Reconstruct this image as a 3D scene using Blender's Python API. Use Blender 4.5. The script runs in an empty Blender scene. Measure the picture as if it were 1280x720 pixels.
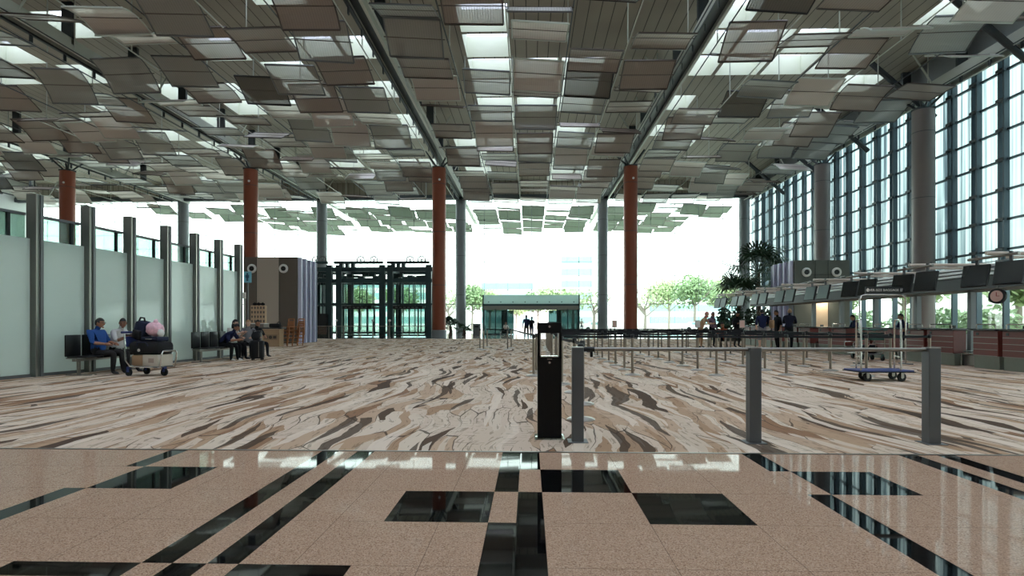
import bpy, bmesh, math, random
from math import sin, cos, pi, radians as R
from mathutils import Vector as V, Matrix as Mx

random.seed(11)
sc = bpy.context.scene
COL = sc.collection
F = 718.0; HC = 1.2; VPX = 662.0; VPY = 404.0
YAW = math.atan((VPX - 640) / F)
FW = V((-sin(YAW), cos(YAW), 0)); RT = V((cos(YAW), sin(YAW), 0))

def G(u, v):                       # ground point seen at a pixel of the photograph
    t = HC * F / (v - VPY)
    p = (FW + RT * ((u - 640) / F)) * t
    return p.x, p.y
def XU(u, Y):                      # world X of pixel column u at depth Y
    d = FW + RT * ((u - 640) / F)
    return d.x * Y / d.y

# ------------------------------------------------------------------ materials
def lin(c):
    return tuple(((x / 255 / 12.92) if x / 255 <= .04045 else ((x / 255 + .055) / 1.055) ** 2.4) for x in c)
MATS = {}
def mat(name, rgb=(128, 128, 128), rough=.5, metal=0, spec=.5, **kw):
    if name in MATS: return MATS[name]
    m = bpy.data.materials.new(name); m.use_nodes = True
    b = m.node_tree.nodes['Principled BSDF']
    b.inputs['Base Color'].default_value = (*lin(rgb), 1)
    b.inputs['Roughness'].default_value = rough
    b.inputs['Metallic'].default_value = metal
    b.inputs['Specular IOR Level'].default_value = spec
    MATS[name] = m
    n = kw.get('noise')
    if n:                          # subtle procedural wear
        nt = m.node_tree
        tc = nt.nodes.new('ShaderNodeTexCoord'); nz = nt.nodes.new('ShaderNodeTexNoise')
        nz.inputs['Scale'].default_value = kw.get('nscale', 6)
        mr = nt.nodes.new('ShaderNodeMapRange')
        mr.inputs['To Min'].default_value = 1 - n; mr.inputs['To Max'].default_value = 1 + n
        mx = nt.nodes.new('ShaderNodeMix'); mx.data_type = 'RGBA'; mx.blend_type = 'MULTIPLY'
        mx.inputs[0].default_value = 1
        nt.links.new(tc.outputs['Object'], nz.inputs['Vector'])
        nt.links.new(nz.outputs['Fac'], mr.inputs['Value'])
        mx.inputs[6].default_value = (*lin(rgb), 1)
        nt.links.new(mr.outputs['Result'], mx.inputs[7])
        nt.links.new(mx.outputs[2], b.inputs['Base Color'])
    return m

class NT:                          # small node helper
    def __init__(s, name):
        s.m = bpy.data.materials.new(name); s.m.use_nodes = True
        s.t = s.m.node_tree; s.t.nodes.clear()
        s.out = s.n('OutputMaterial')
        MATS[name] = s.m
    def n(s, typ, **kw):
        nd = s.t.nodes.new('ShaderNode' + typ)
        for k, v in kw.items(): setattr(nd, k, v)
        return nd
    def l(s, a, b): s.t.links.new(a, b)
    def val(s, node, **kw):
        for k, v in kw.items(): node.inputs[k.replace('_', ' ')].default_value = v
    def math(s, op, a, b=None, c=None):
        nd = s.n('Math', operation=op)
        for i, x in enumerate((a, b, c)):
            if x is None: continue
            if isinstance(x, (int, float)): nd.inputs[i].default_value = x
            else: s.l(x, nd.inputs[i])
        return nd.outputs[0]
    def schlick(s, k=1.0):
        lw = s.n('LayerWeight'); lw.inputs[0].default_value = .5
        p = s.math('POWER', lw.outputs['Facing'], 5.0)
        return s.math('MULTIPLY', s.math('MULTIPLY_ADD', p, .95, .04), k)
    def ramp(s, fac, stops, interp='LINEAR'):
        r = s.n('ValToRGB'); r.color_ramp.interpolation = interp
        e = r.color_ramp.elements
        while len(e) < len(stops): e.new(.5)
        for i, (p, c) in enumerate(stops):
            e[i].position = p; e[i].color = (*lin(c), 1)
        s.l(fac, r.inputs[0]); return r.outputs[0]
    def mix(s, fac, a, b, blend='MIX'):
        nd = s.n('Mix', data_type='RGBA', blend_type=blend)
        for i, x in ((0, fac), (6, a), (7, b)):
            if isinstance(x, (int, float)): nd.inputs[i].default_value = x
            elif isinstance(x, tuple): nd.inputs[i].default_value = (*lin(x), 1)
            else: s.l(x, nd.inputs[i])
        return nd.outputs[2]

def thin_glass(name, tint, refl=1.0, frost=0.0, frost_rgb=(200, 225, 215), rough=.0):
    k = NT(name)
    tr = k.n('BsdfTransparent'); tr.inputs[0].default_value = (*tint, 1)
    gl = k.n('BsdfGlossy'); gl.inputs['Roughness'].default_value = rough
    f = k.schlick(refl)
    base = tr.outputs[0]
    if frost:
        d1 = k.n('BsdfTranslucent'); d1.inputs[0].default_value = (*lin(frost_rgb), 1)
        d2 = k.n('BsdfDiffuse'); d2.inputs[0].default_value = (*lin(frost_rgb), 1)
        md = k.n('MixShader'); md.inputs[0].default_value = .45
        k.l(d1.outputs[0], md.inputs[1]); k.l(d2.outputs[0], md.inputs[2])
        mm = k.n('MixShader'); mm.inputs[0].default_value = frost
        k.l(base, mm.inputs[1]); k.l(md.outputs[0], mm.inputs[2]); base = mm.outputs[0]
    mx = k.n('MixShader'); k.l(f, mx.inputs[0]); k.l(base, mx.inputs[1]); k.l(gl.outputs[0], mx.inputs[2])
    k.l(mx.outputs[0], k.out.inputs[0])
    return k.m

GLASS = thin_glass('facade glass', (.86, .94, .90), .9)
GLASSG = thin_glass('green tinted glass', (.15, .23, .22), 1.0)
BANDT = thin_glass('teal canopy glass', (.5, .58, .57), 1.0, .85, (206, 222, 220), .05)
GLASSL = thin_glass('lift glass', (.82, .89, .87), 1.0)
FROST = thin_glass('frosted green glass', (.8, .88, .85), .8, .93, (236, 247, 242), .06)
BANDG = thin_glass('clear upper glass', (.62, .76, .70), 1.2, .25, (160, 185, 178), .02)
SKYL = thin_glass('skylight diffuser', (.5, .52, .54), .3, .93, (212, 220, 238), .1)

def louvre_mat(name, rgb, hole=.22, rough=.42, metal=.25):
    k = NT(name)
    tc = k.n('TexCoord'); nz = k.n('TexNoise'); k.val(nz, Scale=1.3)
    k.l(tc.outputs['Object'], nz.inputs['Vector'])
    sx = k.n('SeparateXYZ'); k.l(tc.outputs['Object'], sx.inputs[0])
    wv = k.math('SINE', k.math('MULTIPLY', sx.outputs[0], 2 * pi / .11))      # fine ribs of the perforated sheet
    mr = k.math('MULTIPLY_ADD', wv, .10, .92)
    b = k.n('BsdfPrincipled'); k.val(b, Roughness=rough, Metallic=metal)
    c = k.mix(1.0, rgb, mr, 'MULTIPLY')
    k.l(c, b.inputs['Base Color'])
    t = k.n('BsdfTransparent')
    hv = k.math('MULTIPLY_ADD', wv, .12, hole)
    mx = k.n('MixShader'); k.l(hv, mx.inputs[0]); k.l(b.outputs[0], mx.inputs[1]); k.l(t.outputs[0], mx.inputs[2])
    k.l(mx.outputs[0], k.out.inputs[0]); return k.m
LV = [louvre_mat('louvre taupe', (158, 142, 134)), louvre_mat('louvre grey', (160, 158, 154), .26),  # one sheet metal in several tones, painting how light falls on tilted panels
      louvre_mat('louvre lit tone', (204, 192, 186), .14, .35, .35), louvre_mat('louvre shaded tone', (98, 92, 86), .12)]
LVN = ['taupe', 'grey', 'lit-toned', 'dark']
FRM = mat('louvre frame', (84, 74, 70), .45, .3)

def polish(k, c, refl):            # polished stone: diffuse body under a thin clear reflection
    d = k.n('BsdfDiffuse')
    if isinstance(c, tuple): d.inputs[0].default_value = (*lin(c), 1)
    else: k.l(c, d.inputs[0])
    g = k.n('BsdfGlossy'); k.val(g, Roughness=.03)
    mx = k.n('MixShader'); k.l(k.schlick(refl), mx.inputs[0]); k.l(d.outputs[0], mx.inputs[1]); k.l(g.outputs[0], mx.inputs[2])
    k.l(mx.outputs[0], k.out.inputs[0])
def granite():
    k = NT('pink granite')
    tc = k.n('TexCoord')
    v = k.n('TexVoronoi'); k.val(v, Scale=170); k.l(tc.outputs['Object'], v.inputs['Vector'])
    n = k.n('TexNoise'); k.val(n, Scale=110, Detail=4); k.l(tc.outputs['Object'], n.inputs['Vector'])
    sp = k.n('SeparateColor'); k.l(v.outputs['Color'], sp.inputs[0])
    c = k.ramp(sp.outputs[0], [(0, (96, 72, 58)), (.3, (168, 134, 110)), (.62, (190, 156, 130)), (1, (214, 188, 166))])
    c2 = k.ramp(n.outputs['Fac'], [(.3, (120, 92, 76)), (.55, (184, 152, 128)), (.75, (205, 178, 156))])
    c = k.mix(.5, c, c2)
    # joints of the 0.63 m slabs
    s = k.n('SeparateXYZ'); k.l(tc.outputs['Object'], s.inputs[0])
    def joint(o, off):
        f = k.math('FRACT', k.math('DIVIDE', k.math('SUBTRACT', o, off), .633))
        f = k.math('ABSOLUTE', k.math('SUBTRACT', f, .5))
        return k.math('GREATER_THAN', f, .4965)
    j = k.math('MAXIMUM', joint(s.outputs[0], .088), joint(s.outputs[1], 2.82))
    c = k.mix(k.math('MULTIPLY', j, .55), c, (70, 56, 48))
    polish(k, c, .42); return k.m
GRAN = granite()
_k = NT('black granite'); polish(_k, (12, 12, 13), .9); BGRAN = _k.m
FGRAN = mat('far granite', (176, 172, 162), .06, 0, .6, noise=.06, nscale=3)

def carpet():
    k = NT('woven carpet')
    tc = k.n('TexCoord')
    n1 = k.n('TexNoise'); k.val(n1, Scale=.33, Detail=1.6); k.l(tc.outputs['Object'], n1.inputs['Vector'])
    off = k.n('VectorMath', operation='MULTIPLY_ADD')
    k.l(n1.outputs['Color'], off.inputs[0]); off.inputs[1].default_value = (1.15, 1.4, 0); k.l(tc.outputs['Object'], off.inputs[2])
    n2 = k.n('TexNoise'); k.val(n2, Scale=2.4, Detail=1.0); k.l(tc.outputs['Object'], n2.inputs['Vector'])
    off2 = k.n('VectorMath', operation='MULTIPLY_ADD')
    k.l(n2.outputs['Color'], off2.inputs[0]); off2.inputs[1].default_value = (.07, .3, 0); k.l(off.outputs[0], off2.inputs[2])
    def vor(sx, sy, rot, feat='F1', rnd=1.0):
        mp = k.n('Mapping'); mp.inputs['Scale'].default_value = (sx, sy, 1); mp.inputs['Rotation'].default_value = (0, 0, R(rot))
        k.l(off2.outputs[0], mp.inputs['Vector'])
        v = k.n('TexVoronoi', feature=feat); v.voronoi_dimensions = '2D'; k.val(v, Scale=1.0, Randomness=rnd)
        k.l(mp.outputs[0], v.inputs['Vector']); return v
    va = vor(4.6, .66, 9)
    s = k.n('SeparateColor'); k.l(va.outputs['Color'], s.inputs[0])
    stops = [(0, (208, 186, 166)), (.36, (189, 160, 135)), (.56, (214, 195, 175)), (.70, (146, 111, 86)), (.80, (180, 149, 122)), (.95, (84, 68, 57)), (.972, (166, 135, 110))]
    c = k.ramp(s.outputs[0], stops, 'CONSTANT')
    vb = vor(8.5, 1.0, -8)
    s2 = k.n('SeparateColor'); k.l(vb.outputs['Color'], s2.inputs[0])
    c2 = k.ramp(s2.outputs[1], [(0, (205, 184, 163)), (.45, (170, 137, 110)), (.62, (212, 193, 173)), (.86, (92, 74, 61)), (.95, (197, 173, 150))], 'CONSTANT')
    msk = k.math('GREATER_THAN', s2.outputs[2], .62)
    c = k.mix(msk, c, c2)
    # dark veins along some leaf edges
    ve = vor(4.6, .66, 9, 'DISTANCE_TO_EDGE')
    n3 = k.n('TexNoise'); k.val(n3, Scale=.9, Detail=1); k.l(tc.outputs['Object'], n3.inputs['Vector'])
    wid = k.math('MULTIPLY', k.math('SUBTRACT', n3.outputs['Fac'], .44), .16)
    vein = k.math('LESS_THAN', ve.outputs['Distance'], wid)
    c = k.mix(k.math('MULTIPLY', vein, .8), c, (69, 56, 47))
    # broken hatching
    n4 = k.n('TexNoise'); k.val(n4, Scale=1.0, Detail=3)
    mp = k.n('Mapping'); mp.inputs['Scale'].default_value = (26, 3.2, 1); k.l(off2.outputs[0], mp.inputs['Vector']); k.l(mp.outputs[0], n4.inputs['Vector'])
    h = k.math('GREATER_THAN', n4.outputs['Fac'], .60)
    c = k.mix(k.math('MULTIPLY', h, .45), c, (102, 84, 68))
    vd = vor(11, .62, 3)
    s3 = k.n('SeparateColor'); k.l(vd.outputs['Color'], s3.inputs[0])
    c = k.mix(k.math('MULTIPLY', k.math('GREATER_THAN', s3.outputs[0], .93), .85), c, (71, 58, 48))
    c = k.mix(k.math('MULTIPLY', k.math('LESS_THAN', s3.outputs[0], .10), .8), c, (222, 204, 186))
    n5 = k.n('TexNoise'); k.val(n5, Scale=1.0, Detail=2)
    mp5 = k.n('Mapping'); mp5.inputs['Scale'].default_value = (5, 34, 1); k.l(off.outputs[0], mp5.inputs['Vector']); k.l(mp5.outputs[0], n5.inputs['Vector'])
    x5 = k.math('MULTIPLY', k.math('GREATER_THAN', n5.outputs['Fac'], .62), k.math('GREATER_THAN', s.outputs[1], .6))
    c = k.mix(k.math('MULTIPLY', x5, .5), c, (96, 78, 64))
    b = k.n('BsdfPrincipled'); k.val(b, Roughness=.95); b.inputs['Specular IOR Level'].default_value = .08
    k.l(c, b.inputs['Base Color']); k.l(b.outputs[0], k.out.inputs[0]); return k.m
CARPET = carpet()

def roof_slats():
    k = NT('roof boards')
    tc = k.n('TexCoord'); s = k.n('SeparateXYZ'); k.l(tc.outputs['Object'], s.inputs[0])
    f = k.math('FRACT', k.math('DIVIDE', k.math('ADD', s.outputs[0], 100), .62))
    f = k.math('ABSOLUTE', k.math('SUBTRACT', f, .5))
    ln = k.math('GREATER_THAN', f, .465)
    n = k.n('TexNoise'); k.val(n, Scale=.25, Detail=1); k.l(tc.outputs['Object'], n.inputs['Vector'])
    c = k.ramp(n.outputs['Fac'], [(.35, (150, 140, 126)), (.65, (172, 164, 148))])
    c = k.mix(ln, c, (58, 52, 48))
    b = k.n('BsdfPrincipled'); k.val(b, Roughness=.55)
    k.l(c, b.inputs['Base Color']); k.l(b.outputs[0], k.out.inputs[0]); return k.m
SLATS = roof_slats()

def curtain_glass():
    k = NT('louvred glass wall')
    tc = k.n('TexCoord'); mp = k.n('Mapping'); mp.inputs['Scale'].default_value = (1, 3.6, .035)
    k.l(tc.outputs['Object'], mp.inputs['Vector'])
    n = k.n('TexNoise'); k.val(n, Scale=1.6, Detail=2.5); k.l(mp.outputs[0], n.inputs['Vector'])
    c = k.ramp(n.outputs['Fac'], [(.38, (122, 136, 140)), (.5, (176, 190, 190)), (.64, (204, 214, 212))])
    d1 = k.n('BsdfTranslucent'); k.l(c, d1.inputs[0])
    tr = k.n('BsdfTransparent'); k.l(c, tr.inputs[0])
    m1 = k.n('MixShader'); m1.inputs[0].default_value = .93; k.l(tr.outputs[0], m1.inputs[1]); k.l(d1.outputs[0], m1.inputs[2])
    gl = k.n('BsdfGlossy'); k.val(gl, Roughness=.03)
    mx = k.n('MixShader'); k.l(k.schlick(.8), mx.inputs[0]); k.l(m1.outputs[0], mx.inputs[1]); k.l(gl.outputs[0], mx.inputs[2])
    k.l(mx.outputs[0], k.out.inputs[0]); return k.m
CURT = curtain_glass()

STEEL = mat('brushed steel', (150, 146, 140), .32, .85, noise=.05)
DSTEEL = mat('grey painted steel', (104, 106, 108), .42, .35)
BLACKM = mat('black powder coat', (20, 20, 23), .4)
CHROME = mat('chrome', (196, 192, 188), .16, .95)
TEAL = mat('dark teal steel', (44, 66, 70), .45, .2)
MULL = mat('mullion blue grey', (74, 90, 100), .45, .2)
BEAML = mat('beam pale', (186, 190, 182), .5)
BEAMD = mat('beam dark', (62, 68, 72), .5, .2)
REDC = mat('oxide red cladding', (136, 70, 48), .38, .15, noise=.06, nscale=1.5)
GREYC = mat('grey column cladding', (126, 130, 134), .45, .2, noise=.04, nscale=1)
GREYW = mat('warm grey column cladding', (128, 120, 120), .45, .2, noise=.04, nscale=1)
WELL = mat('skylight well white', (212, 216, 198), .7)
WHITE = mat('white paint', (228, 228, 226), .5)
LAV = mat('pale lavender fin', (214, 214, 240), .4)
BROWNP = mat('brown grey panel', (98, 88, 80), .6, noise=.05, nscale=2)
BEIGEP = mat('beige panel', (178, 164, 152), .6)
GREENP = mat('green grey panel', (86, 90, 84), .55, noise=.05, nscale=2)
WOODR = mat('red wood veneer', (104, 38, 33), .4, noise=.14, nscale=9)
STONE = mat('grey green stone', (116, 120, 108), .5, noise=.1, nscale=14)
DTOP = mat('dark counter top', (30, 32, 36), .25)
RUBBER = mat('black rubber', (16, 16, 16), .7)
BLKFAB = mat('black fabric', (18, 18, 22), .85)
NAVY = mat('navy fabric', (26, 32, 58), .85)
BELT = mat('belt webbing', (14, 15, 22), .8)
BLUED = mat('blue deck', (44, 58, 116), .5)
CARD = mat('cardboard', (172, 142, 112), .85, noise=.06)
CREAM = mat('cream carton', (206, 196, 182), .8, noise=.05)
ORWOOD = mat('orange wood', (170, 112, 72), .5, noise=.15, nscale=8)
LEAF = mat('hazed leaf green', (128, 152, 108), .6, noise=.25, nscale=3)  # both leaf greens are paled in colour to stand in for outdoor haze
LEAF2 = mat('hazed olive leaf', (158, 174, 128), .6, noise=.25, nscale=2)
PALMG = mat('palm green', (52, 76, 56), .5, noise=.2, nscale=3)
BARK = mat('bark', (96, 84, 72), .9)
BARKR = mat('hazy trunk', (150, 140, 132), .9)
PAPER = mat('paper', (226, 220, 214), .8)
PINKP = mat('pink paper', (214, 176, 164), .8)
SCREEN = mat('dark screen', (34, 38, 38), .16, 0, .6)
SCREENG = mat('reflection grey screen', (124, 140, 138), .2, 0, .6)  # greyish reflections on the far screens put into their colour
PINKBAG = mat('pink plastic', (232, 184, 196), .5, noise=.3, nscale=22)
WBAG = mat('white plastic', (226, 226, 224), .5)
ROAD = mat('road', (150, 150, 148), .9)
PAVE = mat('paving', (196, 194, 188), .9)
BLDG = mat('pale building', (214, 216, 214), .8)
BLDGG = mat('building glass', (132, 168, 170), .3)
SIGNB = mat('sign blue', (120, 190, 214), .4)
CARW = mat('white car paint', (226, 228, 230), .25)
GREENCART = mat('cart green', (46, 84, 78), .5)
DARKG = mat('dark void', (26, 30, 32), .6)

# ------------------------------------------------------------------ mesh builder
class MB:
    def __init__(s): s.v = []; s.f = []; s.m = []; s.cur = 0
    def mi(s, i): s.cur = i; return s
    def face(s, idx): s.f.append(tuple(idx)); s.m.append(s.cur)
    def quad(s, a, b, c, d):
        n = len(s.v); s.v += [tuple(a), tuple(b), tuple(c), tuple(d)]; s.face((n, n + 1, n + 2, n + 3)); return s
    def box(s, x0, x1, y0, y1, z0, z1, M=None):
        n = len(s.v)
        P = [(x, y, z) for z in (z0, z1) for (x, y) in ((x0, y0), (x1, y0), (x1, y1), (x0, y1))]
        if M is not None: P = [tuple(M @ V(p)) for p in P]
        s.v += P
        for q in ((3, 2, 1, 0), (4, 5, 6, 7), (0, 1, 5, 4), (1, 2, 6, 5), (2, 3, 7, 6), (3, 0, 4, 7)): s.face([n + i for i in q])
        return s
    def cbox(s, c, d, M=None):
        return s.box(c[0] - d[0] / 2, c[0] + d[0] / 2, c[1] - d[1] / 2, c[1] + d[1] / 2, c[2] - d[2] / 2, c[2] + d[2] / 2, M)
    def rbox(s, c, d, r=.02, M=None):          # box with chamfered vertical and horizontal edges
        bm = bmesh.new(); bmesh.ops.create_cube(bm, size=1)
        for v in bm.verts: v.co = V((c[0] + v.co.x * d[0], c[1] + v.co.y * d[1], c[2] + v.co.z * d[2]))
        bmesh.ops.bevel(bm, geom=bm.edges[:], offset=min(r, min(d) * .45), segments=2, affect='EDGES', profile=.5)
        return s.add_bm(bm, M)
    def add_bm(s, bm, M=None):
        n = len(s.v); bm.verts.index_update()
        for v in bm.verts: s.v.append(tuple(M @ v.co) if M is not None else tuple(v.co))
        for f in bm.faces: s.face([n + v.index for v in f.verts])
        bm.free(); return s
    def tube(s, pts, r, n=8, cap=True):
        pts = [V(p) for p in pts]; k = len(pts); base = len(s.v)
        rs = r if isinstance(r, (list, tuple)) else [r] * k
        up = None
        for i, p in enumerate(pts):
            t = (pts[min(i + 1, k - 1)] - pts[max(i - 1, 0)]).normalized()
            if up is None: up = V((0, 0, 1)) if abs(t.z) < .9 else V((1, 0, 0))
            a = t.cross(up)
            if a.length < 1e-4: a = t.cross(V((0, 1, 0)))
            a.normalize(); b = t.cross(a); up = a.cross(t) if a.cross(t).length > .1 else up
            for j in range(n):
                q = 2 * pi * j / n
                s.v.append(tuple(p + (a * cos(q) + b * sin(q)) * rs[i]))
        for i in range(k - 1):
            for j in range(n):
                s.face((base + i * n + j, base + i * n + (j + 1) % n, base + (i + 1) * n + (j + 1) % n, base + (i + 1) * n + j))
        if cap:
            s.face([base + j for j in range(n)][::-1]); s.face([base + (k - 1) * n + j for j in range(n)])
        return s
    def lathe(s, prof, c=(0, 0, 0), n=24, M=None):
        base = len(s.v); k = len(prof)
        for (r, z) in prof:
            for j in range(n):
                q = 2 * pi * j / n; p = V((r * cos(q), r * sin(q), z))
                if M is not None: p = M @ p
                s.v.append(tuple(p + V(c)))
        for i in range(k - 1):
            for j in range(n):
                s.face((base + i * n + j, base + i * n + (j + 1) % n, base + (i + 1) * n + (j + 1) % n, base + (i + 1) * n + j))
        s.face([base + j for j in range(n)][::-1]); s.face([base + (k - 1) * n + j for j in range(n)])
        return s
    def ball(s, c, r, sub=2, M=None, jit=0):
        bm = bmesh.new(); bmesh.ops.create_icosphere(bm, subdivisions=sub, radius=1)
        rr = r if isinstance(r, (tuple, list)) else (r, r, r)
        for v in bm.verts:
            k = 1 + (random.random() - .5) * jit
            v.co = V((c[0] + v.co.x * rr[0] * k, c[1] + v.co.y * rr[1] * k, c[2] + v.co.z * rr[2] * k))
        return s.add_bm(bm, M)
    def build(s, name, mats, parent=None, smooth=False):
        me = bpy.data.meshes.new(name); me.from_pydata(s.v, [], s.f)
        for m in (mats if isinstance(mats, (list, tuple)) else [mats]): me.materials.append(m)
        me.polygons.foreach_set('material_index', s.m)
        if smooth:
            me.polygons.foreach_set('use_smooth', [True] * len(s.f))
        me.update()
        if smooth:
            try: me.set_sharp_from_angle(angle=R(40))
            except Exception: pass
        o = bpy.data.objects.new(name, me); COL.objects.link(o)
        if parent is not None: o.parent = parent
        return o

def tag(o, label=None, cat=None, group=None, kind=None):
    if label: o['label'] = label
    if cat: o['category'] = cat
    if group: o['group'] = group
    if kind: o['kind'] = kind
    return o
def empty(name, loc, rz=0, label=None, cat=None, group=None):
    o = bpy.data.objects.new(name, None); COL.objects.link(o)
    o.location = loc; o.rotation_euler = (0, 0, rz); o.empty_display_size = .1
    return tag(o, label, cat, group)
def copy_tree(o, parent=None):
    c = o.copy(); COL.objects.link(c)
    if parent is not None: c.parent = parent
    for ch in [x for x in KIDS.get(o, [])]: copy_tree(ch, c)
    return c
KIDS = {}
def kids(o):                       # remember the children of a prototype for cheap copying
    KIDS[o] = list(o.children)
    for c in o.children: kids(c)
ORD = ['first', 'second', 'third', 'fourth', 'fifth', 'sixth', 'seventh', 'eighth', 'ninth', 'tenth', 'eleventh', 'twelfth', 'thirteenth', 'fourteenth', 'fifteenth', 'sixteenth', 'seventeenth', 'eighteenth', 'nineteenth', 'twentieth', 'twenty-first', 'twenty-second', 'twenty-third', 'twenty-fourth', 'twenty-fifth', 'twenty-sixth', 'twenty-seventh', 'twenty-eighth', 'twenty-ninth', 'thirtieth']
def rotz(a): return Mx.Rotation(a, 4, 'Z')
def text_mesh(body, size, m, loc, rot, parent, name='lettering', ext=.003):
    cu = bpy.data.curves.new(name, 'FONT'); cu.body = body; cu.size = size; cu.align_x = 'CENTER'; cu.align_y = 'CENTER'; cu.extrude = ext
    t = bpy.data.objects.new(name, cu); COL.objects.link(t)
    dg = bpy.context.evaluated_depsgraph_get(); me = bpy.data.meshes.new_from_object(t.evaluated_get(dg))
    bpy.data.objects.remove(t); me.materials.clear(); me.materials.append(m)
    o = bpy.data.objects.new(name, me); COL.objects.link(o); o.location = loc; o.rotation_euler = rot
    if parent is not None: o.parent = parent
    return o

# ------------------------------------------------------------------ setting: floors
XL, XR = -56.0, 24.0
YB, YE, YC, YF = -10.0, 5.345, 44.2, 63.0      # back, carpet edge, carpet far edge, facade
def inlaid_floor():
    xs = [XL, -3.39, -3.225, -2.6, -1.945, -1.787, -1.61, -1.45, -.883, -.25, -.081, .088, .721, 1.354, 1.945, 2.11, 2.743, 3.355, 3.52, 3.70, 3.86, XR]
    ys = [YB, 2.66, 2.82, 3.452, 4.085, 4.715, YE]
    def dark(x, y):
        row = 0 if y < 2.66 else 1 if y < 2.82 else 2 if y < 3.452 else 3 if y < 4.085 else 4 if y < 4.715 else 5
        def b(a, c): return a < x < c
        if row == 1 and (b(-2.6, -1.945) or b(-1.787, -1.61) or b(-1.45, -.883)): return True
        if (b(-1.945, -1.787) or b(-1.61, -1.45)) and row >= 2: return True
        if b(3.355, 3.52) or b(3.70, 3.86): return True
        if b(-.25, -.081) and row in (0, 1, 2, 4, 5): return True
        if b(-.081, .088) and row in (0, 1, 2, 3, 5): return True
        if b(.088, .721) and row == 4: return True
        if b(.721, 1.354) and row == 3: return True
        if b(-.883, -.25) and row == 3: return True
        if b(-3.225, -2.6) and row == 4: return True
        if b(2.11, 2.743) and row == 4: return True
        if (b(-3.39, -3.225) or b(1.945, 2.11)) and row != 4: return True
        return False
    mb = MB()
    for i in range(len(xs) - 1):
        for j in range(len(ys) - 1):
            mb.mi(1 if dark((xs[i] + xs[i + 1]) / 2, (ys[j] + ys[j + 1]) / 2) else 0)
            mb.quad((xs[i], ys[j], 0), (xs[i + 1], ys[j], 0), (xs[i + 1], ys[j + 1], 0), (xs[i], ys[j + 1], 0))
    mb.mi(0).quad((XL, YB, -.3), (XL, YE, -.3), (XR, YE, -.3), (XR, YB, -.3))
    tag(mb.build('floor', [GRAN, BGRAN]), kind='structure')
inlaid_floor()
tag(MB().box(XL, XR, YE, YC, -.3, 0).build('floor_carpet', CARPET), kind='structure')
tag(MB().box(XL, XR, YC, YF + 1.2, -.3, 0).build('floor_far', FGRAN), kind='structure')
tag(MB().box(XL, XR, YE - .012, YE + .012, -.01, .006).build('trim_1', STEEL), kind='structure')

# ------------------------------------------------------------------ setting: roof with skylight wells
ZR = 16.7; ZS = 17.9
BEAMS = [-52.8, -37.6, -22.4, -7.2, 8.0, 23.2]
PITCH = 2.77
STR = []                                        # louvre strips: (bay, strip, x centre)
for b in range(5):
    mid = (BEAMS[b] + BEAMS[b + 1]) / 2
    for s in range(5): STR.append((b, s, mid + (s - 2) * PITCH))
def skyp(mb, s): return mb.quad((s[0], s[2], ZS), (s[0], s[3], ZS), (s[1], s[3], ZS), (s[1], s[2], ZS))
def roof():
    rnd = random.Random(5)
    xs = sorted(set([XL] + [x - PITCH / 2 for _, _, x in STR] + [x + PITCH / 2 for _, _, x in STR] + [XR + .5]))
    xs = [x for i, x in enumerate(xs) if i == 0 or x - xs[i - 1] > .01]
    ys = [YB + i * 2.9 for i in range(27)]; ys[-1] = YF + .5
    ys = [y for y in ys if y < YF] + [YF + .5]
    sl = MB(); wl = MB(); sky = []
    for i in range(len(xs) - 1):
        for j in range(len(ys) - 1):
            x0, x1, y0, y1 = xs[i], xs[i + 1], ys[j], ys[j + 1]
            wide = x1 - x0 > 2
            hole = wide and rnd.random() < (.33 if y0 > 15 else .6)
            if not hole:
                sl.quad((x0, y0, ZR), (x0, y1, ZR), (x1, y1, ZR), (x1, y0, ZR))
                sl.quad((x0, y0, ZS + .1), (x1, y0, ZS + .1), (x1, y1, ZS + .1), (x0, y1, ZS + .1))
            else:
                e = .12
                sl.quad((x0, y0, ZR), (x0, y1, ZR), (x0 + e, y1, ZR), (x0 + e, y0, ZR))
                sl.quad((x1 - e, y0, ZR), (x1 - e, y1, ZR), (x1, y1, ZR), (x1, y0, ZR))
                sl.quad((x0 + e, y0, ZR), (x0 + e, y0 + e, ZR), (x1 - e, y0 + e, ZR), (x1 - e, y0, ZR))
                sl.quad((x0 + e, y1 - e, ZR), (x0 + e, y1, ZR), (x1 - e, y1, ZR), (x1 - e, y1 - e, ZR))
                a, b2 = x0 + e, x1 - e; Y0, Y1 = y0, y1; y0 += e; y1 -= e
                for p, q in (((a, y0), (b2, y0)), ((b2, y0), (b2, y1)), ((b2, y1), (a, y1)), ((a, y1), (a, y0))):
                    wl.quad((*p, ZR), (*q, ZR), (*q, ZS), (*p, ZS))
                sky.append((x0, x1, Y0, Y1))
    c = tag(sl.build('ceiling', SLATS), kind='structure')
    wl.build('skylight_well', WELL, c)
    # the skylights seen best are parts of their own, the rest one part
    vis = [s for s in sky if s[2] > 16]; vis.sort(key=lambda s: s[2] + abs((s[0] + s[1]) / 2) * .5)
    for s in vis[:100]: skyp(MB(), s).build('skylight', SKYL, c)
    rest = MB()
    for s in sky:
        if s not in vis[:100]: skyp(rest, s)
    tag(rest.build('skylight_field', SKYL, c), kind='stuff')
roof()

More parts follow.
